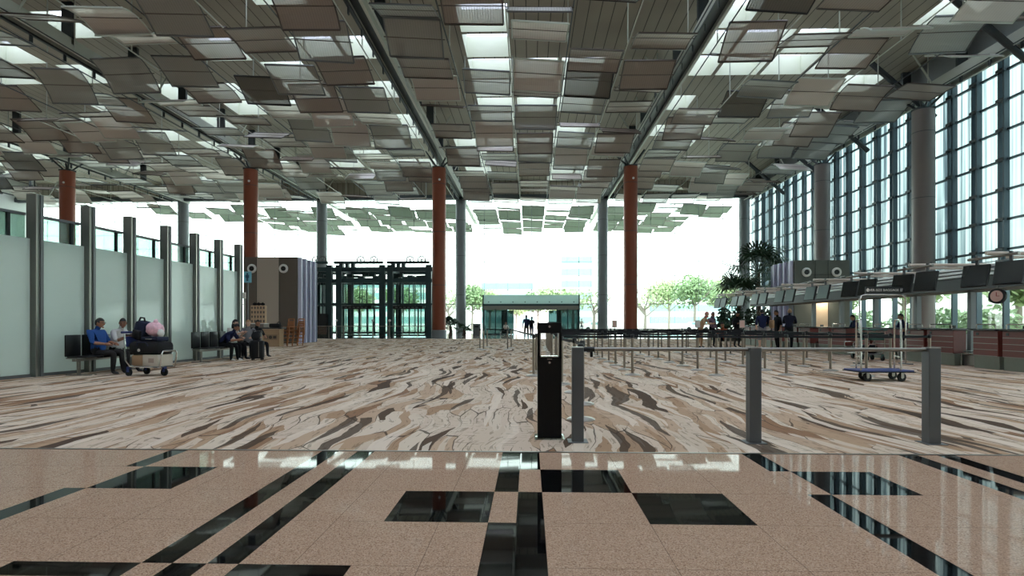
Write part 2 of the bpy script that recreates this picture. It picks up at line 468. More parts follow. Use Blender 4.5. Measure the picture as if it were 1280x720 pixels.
# beams along the hall, each with rails, posts and drop plates
for i, x in enumerate(BEAMS):
    nm = ['outermost left', 'second from left', 'third from left', 'middle bay left', 'middle bay right', 'right glass wall'][i]
    mb = MB()
    mb.mi(0).box(x - .34, x - .27, 2, 62, 14.42, 14.95).box(x + .27, x + .34, 2, 62, 14.42, 14.95)
    mb.mi(1).box(x - .27, x + .27, 2, 62, 14.6, 14.66)
    mb.mi(1).box(x - .38, x - .24, 2, 62, 14.32, 14.42).mi(0).box(x + .24, x + .38, 2, 62, 14.32, 14.42)
    o = tag(mb.build('roof_beam', [BEAML, BEAMD]), 'long twin-flanged steel roof beam, %s line' % nm, 'beam', 'roof beams along the hall')
    for k in range(13):
        y = 4.1 + k * 4.6
        MB().box(x - .16, x + .34, y - .1, y + .1, 14.66, ZR).build('post', BEAMD, o)
    for k in range(24):
        y = 16 + k * 1.9
        MB().box(x - .34, x - .29, y - .08, y + .08, 14.0, 14.34).build('drop_plate', BEAMD, o)
    for k in range(6):
        y = 15 + k * 9.2
        t = MB()
        t.tube([(x + .2, y, 14.63), (x + 1.3, y + .2, ZR)], .05, 6); t.tube([(x - .2, y, 14.63), (x - 1.3, y + .2, ZR)], .05, 6)
        t.build('brace', BEAML, o)

# cross beams
for y, l in ((61.0, 'dark cross beam just inside the glass facade'),):
    tag(MB().box(XL, XR, y - .25, y + .25, 14.36, 14.8).build('cross_beam', BEAMD), 'long %s' % l, 'beam')

# suspension wires along the louvre strips
wn = 0
for b in range(5):
    mid = (BEAMS[b] + BEAMS[b + 1]) / 2
    for s in range(6):
        x = mid + (s - 2.5) * PITCH
        o = MB().tube([(x, 12, 14.15), (x, 62, 14.15)], .032, 5).build('suspension_rail', BEAML if (s + b) % 2 else BEAMD)
        tag(o, '%s thin ceiling rail from the left in the %s bay' % (ORD[s], ['far left', 'outer left', 'inner left', 'middle', 'right'][b]), 'rail', 'thin rails the ceiling louvres hang from')
        h0 = MB().tube([(0, 0, 14.15), (0, 0, ZR)], .03, 5).build('hanger', BEAML, o); h0.location = (x, 14, 0)
        for k in range(1, 8):
            h1 = h0.copy(); COL.objects.link(h1); h1.location = (x, 14 + k * 6.4, 0)

# ------------------------------------------------------------------ ceiling louvres
PW, PC = 2.5, 1.9
def louvre_proto(mi, bend):
    mb = MB(); n = 6; w = PW / 2
    for i in range(n):
        a0 = (i / n - .5); a1 = ((i + 1) / n - .5)
        z = lambda a: bend * (.25 - a * a) * 4
        mb.quad((-w, a0 * PC, z(a0)), (-w, a1 * PC, z(a1)), (w, a1 * PC, z(a1)), (w, a0 * PC, z(a0)))
    o = mb.build('ceiling_louvre', LV[mi], smooth=True)
    fr = MB(); e = .035
    for sx in (-1, 1):
        pts = [(sx * w, (i / n - .5) * PC, bend * (.25 - (i / n - .5) ** 2) * 4) for i in range(n + 1)]
        fr.tube(pts, e, 4)
    fr.box(-w, w, -PC / 2 - e, -PC / 2 + e, -e, e).box(-w, w, PC / 2 - e, PC / 2 + e, -e, e)
    fr.build('frame', [FRM, DSTEEL, BEAML, BLACKM][mi], o)
    rd = MB().tube([(-PITCH / 2, 0, bend), (PITCH / 2, 0, bend)], .022, 5)
    rd.build('rod', FRM, o)
    kids(o); return o
PROT = [louvre_proto(0, .02), louvre_proto(0, .14), louvre_proto(1, .03), louvre_proto(1, .16), louvre_proto(2, .05), louvre_proto(2, .2), louvre_proto(3, .03)]
PM = [0, 0, 1, 1, 2, 2, 3]
BAYN = ['far left', 'outer left', 'inner left', 'middle', 'right']
rl = random.Random(21)
cand = []
ROWS = [20.0 + k * 2.95 for k in range(14)]
for ri, y in enumerate(ROWS):
    for (b, s, x) in STR:
        if x > 22 or x < XU(-40, y) or x > XU(1320, y): continue
        if rl.random() < (.14 if ri < 5 else .06): continue
        t = R(rl.choice([rl.uniform(-6, 10), rl.uniform(14, 44), rl.uniform(16, 34), rl.uniform(-30, -12), rl.uniform(-16, 40)]))
        cand.append((y, ri, b, s, x + rl.uniform(-.05, .05), y + rl.uniform(-.75, .75), 14.1 + rl.uniform(-.35, .25), t, R(rl.uniform(-1.5, 5.0)), rl.choices(range(7), [5, 3, 4, 2, 2, 2.4, 1.6])[0]))
used = set(); rest = MB()
for n, (yy, ri, b, s, x, y, z, t, roll, p) in enumerate(cand):
    bend = [.02, .14, .03, .16, .05, .2, .03][p]
    if n < 300:
        pr = PROT[p]
        if p not in used: o = pr; used.add(p)
        else: o = copy_tree(pr)
        o.location = (x, y, z - bend); o.rotation_euler = (-t, roll * .8, roll * .25)
        tag(o, '%s perforated ceiling panel, %s from left in %s bay, %s row from camera' % (LVN[PM[p]], ORD[s], BAYN[b], ORD[ri]), 'ceiling panel', 'tilted perforated ceiling panels')
    else:
        M = Mx.Translation((x, y, z - bend)) @ Mx.Rotation(-t, 4, 'X')
        w = PW / 2
        q = [M @ V(c) for c in ((-w, -PC / 2, 0), (-w, 0, bend), (w, 0, bend), (w, -PC / 2, 0), (-w, PC / 2, 0), (w, PC / 2, 0))]
        rest.mi(PM[p]); rest.quad(q[0], q[1], q[2], q[3]); rest.quad(q[1], q[4], q[5], q[2])
if len(cand) > 300:
    tag(rest.build('far_louvre_field', LV), 'mass of small tilted ceiling panels farthest away beside the glass facade', 'ceiling panels', None, 'stuff')
for p in range(7):
    if p not in used:
        for c in PROT[p].children: bpy.data.objects.remove(c)
        bpy.data.objects.remove(PROT[p])

# canopy panels outdoors beyond the facade
CANO = mat('canopy panel', (104, 118, 100), .6)
co = 0; rc = random.Random(8)
first = None
for ri in range(7):
    y = 65.2 + ri * 2.35
    for (b, s, x) in STR:
        lim0, lim1 = -44 + ri * 2.2, 22 - ri * .5
        if x < lim0 or x > lim1: continue
        if rc.random() < .08: continue
        if first is None:
            o = first = MB().box(-1.25, 1.25, -.9, .9, -.03, .03).build('canopy_panel', CANO)
            fr0 = MB().box(-1.3, 1.3, -.95, -.88, -.05, .05).box(-1.3, 1.3, .88, .95, -.05, .05).box(-1.3, -1.24, -.95, .95, -.05, .05).box(1.24, 1.3, -.95, .95, -.05, .05).build('frame', FRM, o)
            kids(o)
        else: o = copy_tree(first)
        o.location = (x, y, 14.1 + rc.uniform(-.25, .25)); o.rotation_euler = (R(rc.uniform(-28, 10)), R(rc.uniform(-1, 5)), 0)
        tag(o, 'pale green canopy panel outside, %s from left in %s bay, %s row beyond glass' % (ORD[s], BAYN[b], ORD[ri]), 'canopy panel', 'canopy panels outside the glass facade')
        co += 1
for i, x in enumerate((-22.4, -7.2, 8.0)):
    tag(MB().box(x - .2, x + .2, 63.3, 77, 14.5, 14.9).build('canopy_beam', BEAML), '%s canopy beam from left reaching outside over the forecourt' % ORD[i], 'beam', 'canopy beams outside')

# ------------------------------------------------------------------ columns
def column(x, y, r, h, m, label, collar=None):
    o = empty('column', (x, y, 0), 0, label, 'column')
    MB().lathe([(r, 0), (r, h)], n=32).build('shaft', m, o, True)
    for z in (4.2, 8.4, 12.2):
        if z < h - .5: MB().lathe([(r + .006, z), (r + .006, z + .03)], n=32).build('joint_ring', BEAMD, o, True)
    if collar: MB().lathe([(r + .05, 0), (r + .05, .62), (r + .01, .66)], n=32).build('collar', collar, o, True)
    MB().box(-.5, .5, -.3, .3, h, h + .14).build('cap_plate', BEAMD, o)
    hd = MB()
    for a in (45, 135, 225, 315):
        hd.tube([(.25 * cos(R(a)), .25 * sin(R(a)), h + .1), (1.3 * cos(R(a)), 1.3 * sin(R(a)), h + 1.1)], .07, 6)
    hd.build('bracket', BEAMD, o)
    return o
for x, w in ((-37.5, 'leftmost'), (-22.4, 'second from left, behind the brown block'), (-7.2, 'third from left, beside the lifts'), (7.95, 'rightmost, behind the queue posts')):
    c = column(x, 45.5, .54, 13.5, REDC, 'tall round rust-red column, %s' % w, GREYC)
    MB().lathe([(.09, 0), (.09, .04)], M=Mx.Rotation(R(90), 4, 'X'), c=(.12, -.52, 12.5), n=12).build('sensor', WHITE, c)
for x, w in ((-37.8, 'leftmost by the glass facade'), (-22.5, 'behind the lift tower'), (-7.4, 'left of the entrance doors'), (7.8, 'right of the entrance doors'), (22.75, 'in the far corner by the palm')):
    column(x, 61.6, .55, 14.3, GREYC, 'tall round blue-grey column, %s' % w)
for y, w in ((34.0, 'nearest one along the right glass wall'), (45.5, 'second one along the right glass wall')):
    column(22.8, y, .56, 13.5, GREYW, 'tall round warm grey column, %s' % w)

# ------------------------------------------------------------------ glass facade
fac = tag(MB().box(XL, XR, YF, YF + .03, 3.3, 15.2).build('window_1', GLASS), kind='structure')
MB().box(XL, -5.0, YF, YF + .03, 0, 3.3).box(5.3, XR, YF, YF + .03, 0, 3.3).build('lower_glass', GLASS, fac)
vx = -4.97
while vx > XL: vx -= 2.59
k = 0; CAB = mat('cable', (96, 104, 108), .4, .3)
vxs = []
x = vx + 2.59
while x < XR - .2:
    MB().tube([(x, YF - .06, 4.2 if -5.2 < x < 5.5 else 0), (x, YF - .06, 15)], .022, 5).build('cable', CAB, fac); vxs.append(x); x += 2.59
zs = [3.29 + 1.54 * i for i in range(8)]
for z in zs: MB().tube([(XL, YF - .06, z), (XR, YF - .06, z)], .02 if z > 4 else .04, 5).build('tie_rod', CAB, fac)
ft = MB()
for x in vxs:
    for z in zs[1:]: ft.lathe([(.065, 0), (.065, .05)], M=Mx.Rotation(R(90), 4, 'X'), c=(x, YF - .03, z), n=8)
tag(ft.build('glass_fitting', BEAMD, fac), kind='stuff')
jn = MB()
for x in vxs: jn.box(x + 1.285, x + 1.303, YF - .012, YF, 4.4, 15)
jn.build('glass_joint', CAB, fac)
MB().box(XL, XR, YF - .2, YF + .1, 14.9, 15.3).build('head_rail', BEAMD, fac)
tag(MB().box(XL, XR, YF, YF + .3, 15.2, ZS + .2).build('wall_front', SLATS), kind='structure')

# entrance vestibule
ve = empty('entrance_vestibule', (.15, 61.0, 0), 0, 'green glass entrance vestibule with open sliding doorway in the glass facade', 'entrance')
W2 = 5.1
MB().box(-W2, W2, 0, .06, 3.25, 4.2).build('top_glass_band', BANDT, ve)
MB().box(-W2 - .04, W2 + .04, -.06, 3.4, 3.05, 3.25).build('roof_slab', TEAL, ve)
MB().box(-W2, W2, -.04, .04, 2.62, 3.05).build('header', mat('vestibule header', (132, 128, 122), .5), ve)
for x0, x1 in ((-W2 + .1, -2.55), (2.75, W2 - .1)):
    fp = MB().box(x0, x1, -.02, .02, .08, 2.62).build('fixed_glass', GLASSG, ve)
    fb = MB()
    for q in (x0, (x0 + x1) / 2, x1): fb.box(q - .05, q + .05, -.05, .05, 0, 2.7)
    fb.box(x0, x1, -.04, .04, 0, .1).build('glass_frame', TEAL, fp)
for sx in (-1, 1):
    MB().box(sx * W2 - .06, sx * W2 + .06, -.08, .08, 0, 4.2).build('corner_post', TEAL, ve)
    dl = MB().box(sx * 2.5 - .65, sx * 2.5 + .65, .1, .13, .05, 2.55).build('sliding_door', GLASSG, ve)
    MB().box(sx * 1.87 - .04, sx * 1.87 + .04, .07, .16, 0, 2.6).build('door_stile', BEAML, dl)
    MB().box(sx * W2 - .03, sx * W2 + .03, .1, 3.3, .05, 3.05).build('side_glass', GLASSG, ve)
for q in range(8):
    MB().lathe([(.06, 0), (.06, .05)], M=Mx.Rotation(R(90), 4, 'X'), c=(-4.5 + q * 1.29, -.02, 3.45), n=8).build('glass_fitting', BLACKM, ve)
for q in (-2.6, .2, 3.0): MB().box(q - .3, q + .3, .5, .8, 2.98, 3.05).build('downlight', WHITE, ve)

# ------------------------------------------------------------------ right glass wall
rw = tag(MB().box(XR, XR + .03, YB, YF, 3.4, 15.4).build('wall_right', CURT), kind='structure')
MB().box(XR, XR + .03, YB, YF, .15, 3.4).build('lower_glass', GLASS, rw)
for kk in range(34):
    y = 5.0 + kk * 1.75
    if y > YF - .3: break
    mu = MB().box(XR - .30, XR - .02, y - .06, y + .06, 0, 15.4).build('mullion', MULL, rw)
    MB().box(XR - .26, XR - .04, y + .34, y + .40, 3.4, 15.2).build('glass_fin', MULL, mu)
    bk = MB()
    for z in range(8): bk.box(XR - .36, XR - .05, y - .05, y + .42, 3.35 + z * 1.5, 3.5 + z * 1.5)
    bk.build('bracket', BEAMD, mu)
for z in range(9):
    MB().box(XR - .14, XR - .01, YB, YF, 3.36 + z * 1.5, 3.47 + z * 1.5).build('transom', MULL, rw)
MB().box(XR - .3, XR + .1, YB, YF, 15.35, ZR + .1).build('head_panel', GREYC, rw)
MB().box(XR - .12, XR + .1, YB, YF, 0, .35).build('sill', DSTEEL, rw)
# inclined struts from the wall head to the roof
for i in range(6):
    y = 21 + i * 6.6
    o = MB().tube([(XR - .4, y, 13.2), (XR - 4.4, y, ZR)], .16, 8).build('roof_strut', BEAMD)
    tag(o, '%s slanting roof strut from camera at the right glass wall head' % ORD[i], 'strut', 'slanting struts at the right wall')

tag(MB().box(XL - .1, XL, YB, YF, 0, ZS + .2).build('wall_left', mat('pale side wall', (196, 200, 198), .7)), kind='structure')
tag(MB().box(XL, XR, YB - .1, YB, 0, ZS + .2).build('wall_back', mat('pale back wall', (176, 174, 170), .7)), kind='structure')

# ------------------------------------------------------------------ left frosted partition
FY = [12.55, 13.85, 15.25, 16.7, 18.1, 19.5, 20.75]
FX = [XU(u, y) for u, y in zip((43.5, 110, 162, 207, 243, 273, 298), FY)]
def wx(y):                         # the partition line through the fins
    i = max(0, min(len(FY) - 2, sum(1 for q in FY if q < y) - 1))
    return FX[i] + (FX[i + 1] - FX[i]) * (y - FY[i]) / (FY[i + 1] - FY[i])
DFIN = mat('fin grey green', (112, 116, 110), .42, .35)
for i, y in enumerate(FY):
    x = wx(y)
    o = empty('partition_fin', (x, y, 0), 0, 'tall steel partition fin, %s from the camera' % ORD[i], 'fin', 'steel fins of the frosted partition')
    MB().box(-.11, .10, -.10, .10, .0, 4.08).build('post', DFIN, o)
    MB().box(.10, .12, -.10, -.06, 0, 4.08).build('edge_strip', STEEL, o)
    MB().box(.10, .12, .02, .10, 0, 4.08).build('side_channel', DSTEEL, o)
ys = [10.6] + FY
for i in range(len(ys) - 1):
    y0, y1 = ys[i] + .11, ys[i + 1] - .11
    if y1 - y0 < .3: y1 = ys[i + 1]
    ym = (y0 + y1) / 2; ang = -math.atan2(wx(y1) - wx(y0), y1 - y0)
    lab = 'between %s and %s fins' % (ORD[i - 1], ORD[i]) if 0 < i < len(FY) else ('left of the first fin' if i == 0 else 'beyond the last fin')
    o = empty('partition_bay', (wx(ym), ym, 0), ang, 'frosted green glass partition bay %s' % lab, 'glass partition', 'frosted glass partition bays')
    L = (y1 - y0) / 2
    MB().box(-.015, .015, -L, L, .06, 3.08).build('frosted_pane', FROST, o)
    MB().box(-.14, -.12, -L, L, 2.9, 3.62).build('upper_pane', BANDG, o)
    MB().box(-.17, -.09, -L, L, 3.6, 3.66).build('top_rail', DSTEEL, o)
    MB().box(-.04, .04, -L, L, 0, .07).build('bottom_rail', DSTEEL, o)
    MB().box(-.12, -.06, L * .55 - .03, L * .55 + .03, 3.02, 3.6).build('bracket', BLACKM, o)
    MB().box(-.12, -.015, -L, -L + .05, 2.9, 3.1).box(-.12, -.015, L - .05, L, 2.9, 3.1).build('spacer', DSTEEL, o)

# ------------------------------------------------------------------ service blocks
def jet(x, z, parent, y=-.02):
    Mq = Mx.Rotation(R(90), 4, 'X')
    j = MB().lathe([(.17, 0), (.27, .02), (.27, .08), (.22, .12), (.17, .12), (.15, .06)], M=Mq, c=(x, y, z), n=24).build('jet_nozzle', WHITE, parent, True)
    MB().lathe([(.145, 0), (.14, .1)], M=Mq, c=(x, y, z), n=20).build('nozzle_throat', BLACKM, j, True)
def block(x0, x1, y, h, m_side, m_mid, mids, label, jets, fin_side):
    o = empty('service_block', ((x0 + x1) / 2, y, 0), 0, label, 'block'); w = (x1 - x0) / 2
    MB().box(-w, w, 0, 3.0, 0, h).build('body', m_side, o)
    a, b, z0, z1 = mids
    MB().box(a, b, -.02, .01, z0, z1).build('pale_panel', m_mid, o)
    for q in (a, b): MB().box(q - .012, q + .012, -.025, 0, 0, h).build('panel_joint', BLACKM, o)
    for jx, jz in jets: jet(jx, jz, o)
    for q in range(4):
        s = w * fin_side
        f = MB().box(min(s, s + fin_side * .22), max(s, s + fin_side * .22), .15 + q * .72, .27 + q * .72, 0, h - .02).build('lit_fin', LAV, o)
        MB().box(min(s, s + fin_side * .12), max(s, s + fin_side * .12), .3 + q * .72, .8 + q * .72, .0, h - .05).build('fin_gap', mat('violet grey', (92, 92, 128), .5), o)
    return o
yb = 33.8
x0, x1 = XU(304.5, yb), XU(371, yb)
lb = block(x0, x1, yb, 5.15, BROWNP, BEIGEP, (XU(321, yb) - (x0 + x1) / 2, XU(349, yb) - (x0 + x1) / 2, 0, 5.15), 'brown and beige service block behind the frosted partition, two round nozzles', [(XU(315.5, yb) - (x0 + x1) / 2, 4.45), (XU(355, yb) - (x0 + x1) / 2, 4.45)], 1)
x0, x1 = XU(993, yb), XU(1062, yb)
rb = block(x0, x1, yb, 4.85, GREENP, mat('lit alcove', (206, 186, 160), .6), (XU(1019, yb) - (x0 + x1) / 2, XU(1035, yb) - (x0 + x1) / 2, 1.0, 2.75), 'green-grey service block behind the check-in monitors, two round nozzles', [(XU(1007.5, yb) - (x0 + x1) / 2, 4.15), (XU(1045, yb) - (x0 + x1) / 2, 4.15)], -1)
MB().box(-.9, 1.0, -.02, 0, 4.0, 4.02).build('groove', BLACKM, rb)
la = bpy.data.lights.new('alcove_lamp', 'AREA'); la.energy = 40; la.size = .3; la.color = (1, .85, .65)
lo = bpy.data.objects.new('alcove_lamp', la); COL.objects.link(lo); lo.location = (XU(1027, yb), yb - .3, 2.8); lo.rotation_euler = (R(-15), 0, 0)

# toilet sign with a person pictogram
sg = empty('toilet_sign', (XU(309.5, 30.5), 30.5, 0), 0, 'small pale blue hanging sign with person pictogram beside the last fin', 'sign')
sz = 1.2 + 30.5 * (404 - 345.5) / F
MB().rbox((0, 0, sz), (.42, .06, .6), .015).build('panel', SIGNB, sg)
pg = MB(); pg.ball((0, -.035, sz + .17), (.05, .012, .05), 2); pg.cbox((0, -.035, sz + .03), (.12, .014, .18)); pg.cbox((-.03, -.035, sz - .13), (.045, .014, .17)); pg.cbox((.03, -.035, sz - .13), (.045, .014, .17))
pg.cbox((-.085, -.035, sz + .04), (.03, .014, .16)); pg.cbox((.085, -.035, sz + .04), (.03, .014, .16))
pg.build('pictogram', mat('sign dark blue', (24, 66, 100), .5), sg)
MB().box(-.03, .03, -.02, .06, 0, sz - .28).build('post', DSTEEL, sg)

# ------------------------------------------------------------------ lift tower
LT = empty('lift_tower', (0, 49, 0), 0, 'dark teal steel lift tower with three glass lifts and pulley wheels', 'lift')
lx0, lx1 = XU(378, 49), XU(541, 49)
cols = [lx0 + .2, XU(412, 49), XU(424, 49), XU(478, 49), XU(488, 49), XU(536, 49)]
for xq in cols:
    for dy in (0, 3.2):
        MB().box(xq - .24, xq + .24, dy - .2, dy + .2, 0, 6.2).build('column', TEAL, LT)
for z, hh in ((.3, .12), (2.75, .16), (4.7, .3), (5.65, .36)):
    for dy in (0, 3.2):
        MB().box(lx0, lx1, dy - .14, dy + .14, z, z + hh).build('beam', TEAL, LT)
for xq in cols:
    for z in (2.75, 4.7, 5.65): MB().box(xq - .12, xq + .12, 0, 3.2, z, z + .25).build('tie_beam', TEAL, LT)
for (a, b) in ((lx0, XU(410, 49)), (XU(418, 49), XU(479, 49)), (XU(484, 49), XU(537, 49))):
    hx = MB().quad((a, -.15, 6.55), (b, -.15, 6.35), (b, -.15, 6.15), (a, -.15, 6.3))
    hx = MB().box(a, b, -.2, .1, 6.3, 6.52)
    tb = hx.build('top_beam', TEAL, LT)
    for fx in (.55, .82):
        xx = a + (b - a) * fx
        wh = MB().tube([(xx + .31 * cos(R(t * 15)), -.15, 6.62 + .31 * sin(R(t * 15))) for t in range(25)], .05, 6)
        wh.lathe([(.07, 0), (.07, .12)], M=Mx.Rotation(R(90), 4, 'X'), c=(xx, -.09, 6.62), n=10)
        for q in range(3):
            qa = R(q * 60); wh.tube([(xx - .3 * cos(qa), -.15, 6.62 - .3 * sin(qa)), (xx + .3 * cos(qa), -.15, 6.62 + .3 * sin(qa))], .03, 5)
        wh.build('pulley_wheel', DSTEEL, tb)
    for q in range(3):
        xx = a + (b - a) * (.15 + q * .12)
        MB().box(xx - .15, xx + .15, -.25, .15, 5.95, 6.3).build('motor_box', TEAL, LT)
    # machine clutter between the upper beams
    mc = MB(); rr = random.Random(int(a * 10))
    for q in range(9):
        xx = a + (b - a) * (q + .5) / 9; mc.cbox((xx, rr.uniform(.4, .9), 5.05 + rr.random() * .35), ((b - a) / 8, .5, rr.uniform(.15, .4)))
    mc.box(a, b, .5, .8, 5.0, 5.12)
    mc.build('machinery', TEAL, LT)
    rl2 = MB()
    for q in range(7):
        xx = a + .3 + (b - a - .6) * q / 6; rl2.box(xx - .035, xx + .035, .3, .4, .3, 4.7)
    rl2.build('guide_rails', TEAL, LT)
for n_, (a, b) in enumerate(((XU(427, 49), XU(466, 49)), (XU(490, 49), XU(530, 49)))):
    up = MB().box(a, b, -.06, -.03, 2.95, 4.7).build('upper_glass', GLASSL, LT)
    bl = MB()
    for q in range(12): bl.box(a, b, -.075, -.06, 3.0 + q * .14, 3.02 + q * .14)
    for q in range(4): bl.box(a + (b - a) * q / 3 - .03, a + (b - a) * q / 3 + .03, -.08, -.05, 2.9, 4.7)
    bl.build('glazing_bars', MULL, up)
    car = MB().box(a, b, .6, .66, .3, 2.5).build('car_glass', GLASSL, LT)
    cf = MB()
    for q in (0, .22, .5, .78, 1): cf.box(a + (b - a) * q - .05, a + (b - a) * q + .05, .5, .62, .1, 2.6)
    cf.box(a, b, .4, 2.2, 2.45, 2.65).box(a, b, .4, 2.2, .08, .2)
    cf.build('car_frame', TEAL, car)
    hd = MB().box(a + .1, b - .1, -.12, .2, 2.42, 2.68).build('door_header', BLACKM, LT)
    for q in range(6): MB().box(a + .3 + q * .35, a + .5 + q * .35, -.14, -.11, 2.5, 2.6).build('indicator', DSTEEL, hd)
MB().box(XU(400, 49), XU(411, 49), -.5, -.1, 0, 2.0).build('dark_kiosk', DARKG, LT)
kb = MB().box(XU(400, 49), XU(411, 49), -.55, -.5, .25, .9).build('kiosk_panel', mat('brown kiosk', (96, 62, 54), .5), LT)
MB().box(lx0, lx1, 3.0, 3.05, .3, 4.7).build('darkening_glass', thin_glass('darkening glass', (.74, .80, .78), 1.0), LT)  # tinted sheet added across the tower back to darken the bright gaps
hr = MB()
hr.box(lx0, lx1 - .4, -1.2, -1.16, .92, .98)
for q in range(9): hr.box(lx0 + .2 + q * 1.25, lx0 + .25 + q * 1.25, -1.2, -1.16, 0, .95)
hr.build('handrail', STEEL, LT)
MB().box(lx0, lx1 - .4, -1.19, -1.17, .1, .88).build('rail_glass', GLASSL, LT)
for i, u in enumerate((420.5, 466, 487)):
    pq = empty('post_lamp', (XU(u, 47.2), 47.2, 0), 0, '%s slim grey post with round white top before the lifts, from left' % ORD[i], 'post', 'slim posts before the lifts')
    MB().lathe([(.12, 0), (.12, .03), (.04, .05), (.04, 1.35)], n=10).build('shaft', STEEL, pq, True)
    MB().ball((0, 0, 1.42), .11, 2).build('globe', WHITE, pq, True)

# ------------------------------------------------------------------ steel barrier and black stand in front
bar = []
for i, u in enumerate((722, 942, 1164)):
    x, y = G(u, 551.5 + (u - 722) * .0055)
    bar.append((x, y))
BARG = mat('barrier grey', (96, 98, 100), .4, .45, noise=.03)
for i, (x, y) in enumerate(bar):
    o = empty('barrier_post', (x, y, 0), 0, 'square grey steel barrier post, %s' % ['leftmost beside the black stand', 'middle one of the three', 'rightmost by the platform trolley'][i], 'post', 'square barrier posts at the carpet edge')
    MB().rbox((0, 0, .476), (.116, .116, .952), .006).build('shaft', BARG, o)
    MB().rbox((0, 0, .954), (.118, .118, .01), .004).build('cap', STEEL, o)
    MB().box(-.1, .1, -.1, .1, 0, .006).build('foot_plate', DSTEEL, o)
    if i == 0:
        MB().rbox((.115, 0, .93), (.05, .05, .05), .01).build('rail_socket', BLACKM, o)
        MB().rbox((.14, 0, .885), (.03, .04, .06), .008).build('latch', BLACKM, o)
for i in range(2):
    (xa, ya), (xb, yb2) = bar[i], bar[i + 1]
    o = MB().tube([(xa + (.14 if i == 0 else .058), ya, .935), (xb - .058, yb2, .935)], .02, 14).build('barrier_rail', STEEL, smooth=True)
    tag(o, 'horizontal round steel rail joining the %s barrier posts' % ['left and middle', 'middle and right'][i], 'rail', 'rails of the front barrier')
    rx = MB().tube([(xa + .06, ya, .935), (xa + (.17 if i == 0 else .09), ya, .935)], .026, 14).build('sleeve', BLACKM if i == 0 else STEEL, o, True)

bx, by = G(687, 548)
bs = empty('information_stand', (bx, by + .06, 0), 0, 'tall slim black floor stand with open window near its top', 'stand')
sw = .126
fr = MB(); zt = 1.207; za, zb = .845, 1.095
fr.rbox((0, 0, za / 2), (sw * 2, .1, za), .006)
fr.rbox((0, 0, (zb + zt) / 2), (sw * 2, .1, zt - zb), .006)
fr.box(-sw, -sw + .026, -.05, .05, za - .01, zb + .01).box(sw - .026, sw, -.05, .05, za - .01, zb + .01)
fr.build('body', mat('black lacquer', (3, 3, 4), .45, 0, .3), bs)
wf = MB(); e = .012
wf.box(-sw + .026, -sw + .026 + e, -.052, .052, za, zb).box(sw - .026 - e, sw - .026, -.052, .052, za, zb).box(-sw + .026, sw - .026, -.052, .052, za, za + e)
wf.build('window_trim', CHROME, bs)
MB().lathe([(.012, 0), (.012, .006)], M=Mx.Rotation(R(90), 4, 'X'), c=(0, -.05, 1.165), n=14).build('lock', CHROME, bs)
MB().lathe([(.012, 0), (.012, .006)], M=Mx.Rotation(R(90), 4, 'X'), c=(0, -.05, .79), n=14).build('lock', CHROME, bs)
MB().box(-.025, .025, -.053, -.05, .822, .83).build('nameplate', CHROME, bs)
MB().rbox((0, 0, .006), (sw * 2 + .06, .28, .012), .004).build('base_plate', GLASSL, bs)

# ------------------------------------------------------------------ queue stanchions
BRZ = mat('stanchion steel', (142, 130, 118), .34, .75)
BASEM = mat('stanchion base', (186, 180, 174), .28, .8)
def stanchion_proto():
    o = empty('queue_stanchion', (0, 0, 0))
    MB().lathe([(.175, 0), (.175, .012), (.15, .026), (.05, .042), (.03, .05)], n=28).build('base', BASEM, o, True)
    MB().lathe([(.03, .045), (.03, .86)], n=14).build('pole', BRZ, o, True)
    MB().lathe([(.038, .86), (.04, .87), (.04, .935), (.032, .945)], n=14).build('belt_head', BLACKM, o, True)
    kids(o); return o
SP = stanchion_proto(); spn = 0
def stanchion(x, y, label):
    global spn
    o = SP if spn == 0 else copy_tree(SP); spn += 1
    o.location = (x, y, 0); tag(o, label, 'stanchion', 'belted steel queue posts'); return o
def belt(o, x0, y0, x1, y1, z=.895, sag=.012):
    dx, dy = x1 - x0, y1 - y0; L = math.hypot(dx, dy); ux, uy = dx / L, dy / L
    n = 6; mb = MB(); px, py = -uy * .003, ux * .003
    base = []
    for i in range(n + 1):
        t = (.04 + (L - .08) * i / n); zz = z - sag * 4 * (i / n) * (1 - i / n)
        base.append((ux * t, uy * t, zz))
    for i in range(n):
        a, b = base[i], base[i + 1]
        for s in (-1, 1):
            mb.quad((a[0] + px * s, a[1] + py * s, a[2] - .026), (b[0] + px * s, b[1] + py * s, b[2] - .026), (b[0] + px * s, b[1] + py * s, b[2] + .026), (a[0] + px * s, a[1] + py * s, a[2] + .026))
    return mb.build('belt', BELT, o)
grid = {}
CX = [.72, 2.42, 4.25, 5.97, 7.6, 9.15]
CN = ['leftmost', 'second', 'third', 'fourth', 'fifth', 'rightmost']
rs = random.Random(3)
for ci, cx in enumerate(CX):
    ylist = [13.3 + k * 1.47 + (.12 if ci % 2 else -.05) * 1 for k in range(12)]
    for k, y in enumerate(ylist):
        xx = cx + rs.uniform(-.05, .05) + (k - 2) * .012 * (-1 if ci == 2 else 1); yy = y + rs.uniform(-.06, .06)
        if 3 <= ci and k >= 9 and False: continue
        grid[(ci, k)] = (stanchion(xx, yy, 'steel queue post, %s lane line, %s post counted from the front' % (CN[ci], ORD[k])), xx, yy)
for (ci, k), (o, x, y) in grid.items():
    if ci < 5 and k in (0, 2, 4, 6, 8, 11):
        q = grid.get((ci + 1, k)); belt(o, x, y, q[1], q[2])
    if ci in (0, 5) and k < 11:
        q = grid.get((ci, k + 1)); belt(o, x, y, q[1], q[2])
fl = [(726, 524.75), (728, 505.5), (718, 491), (702, 480.5)]
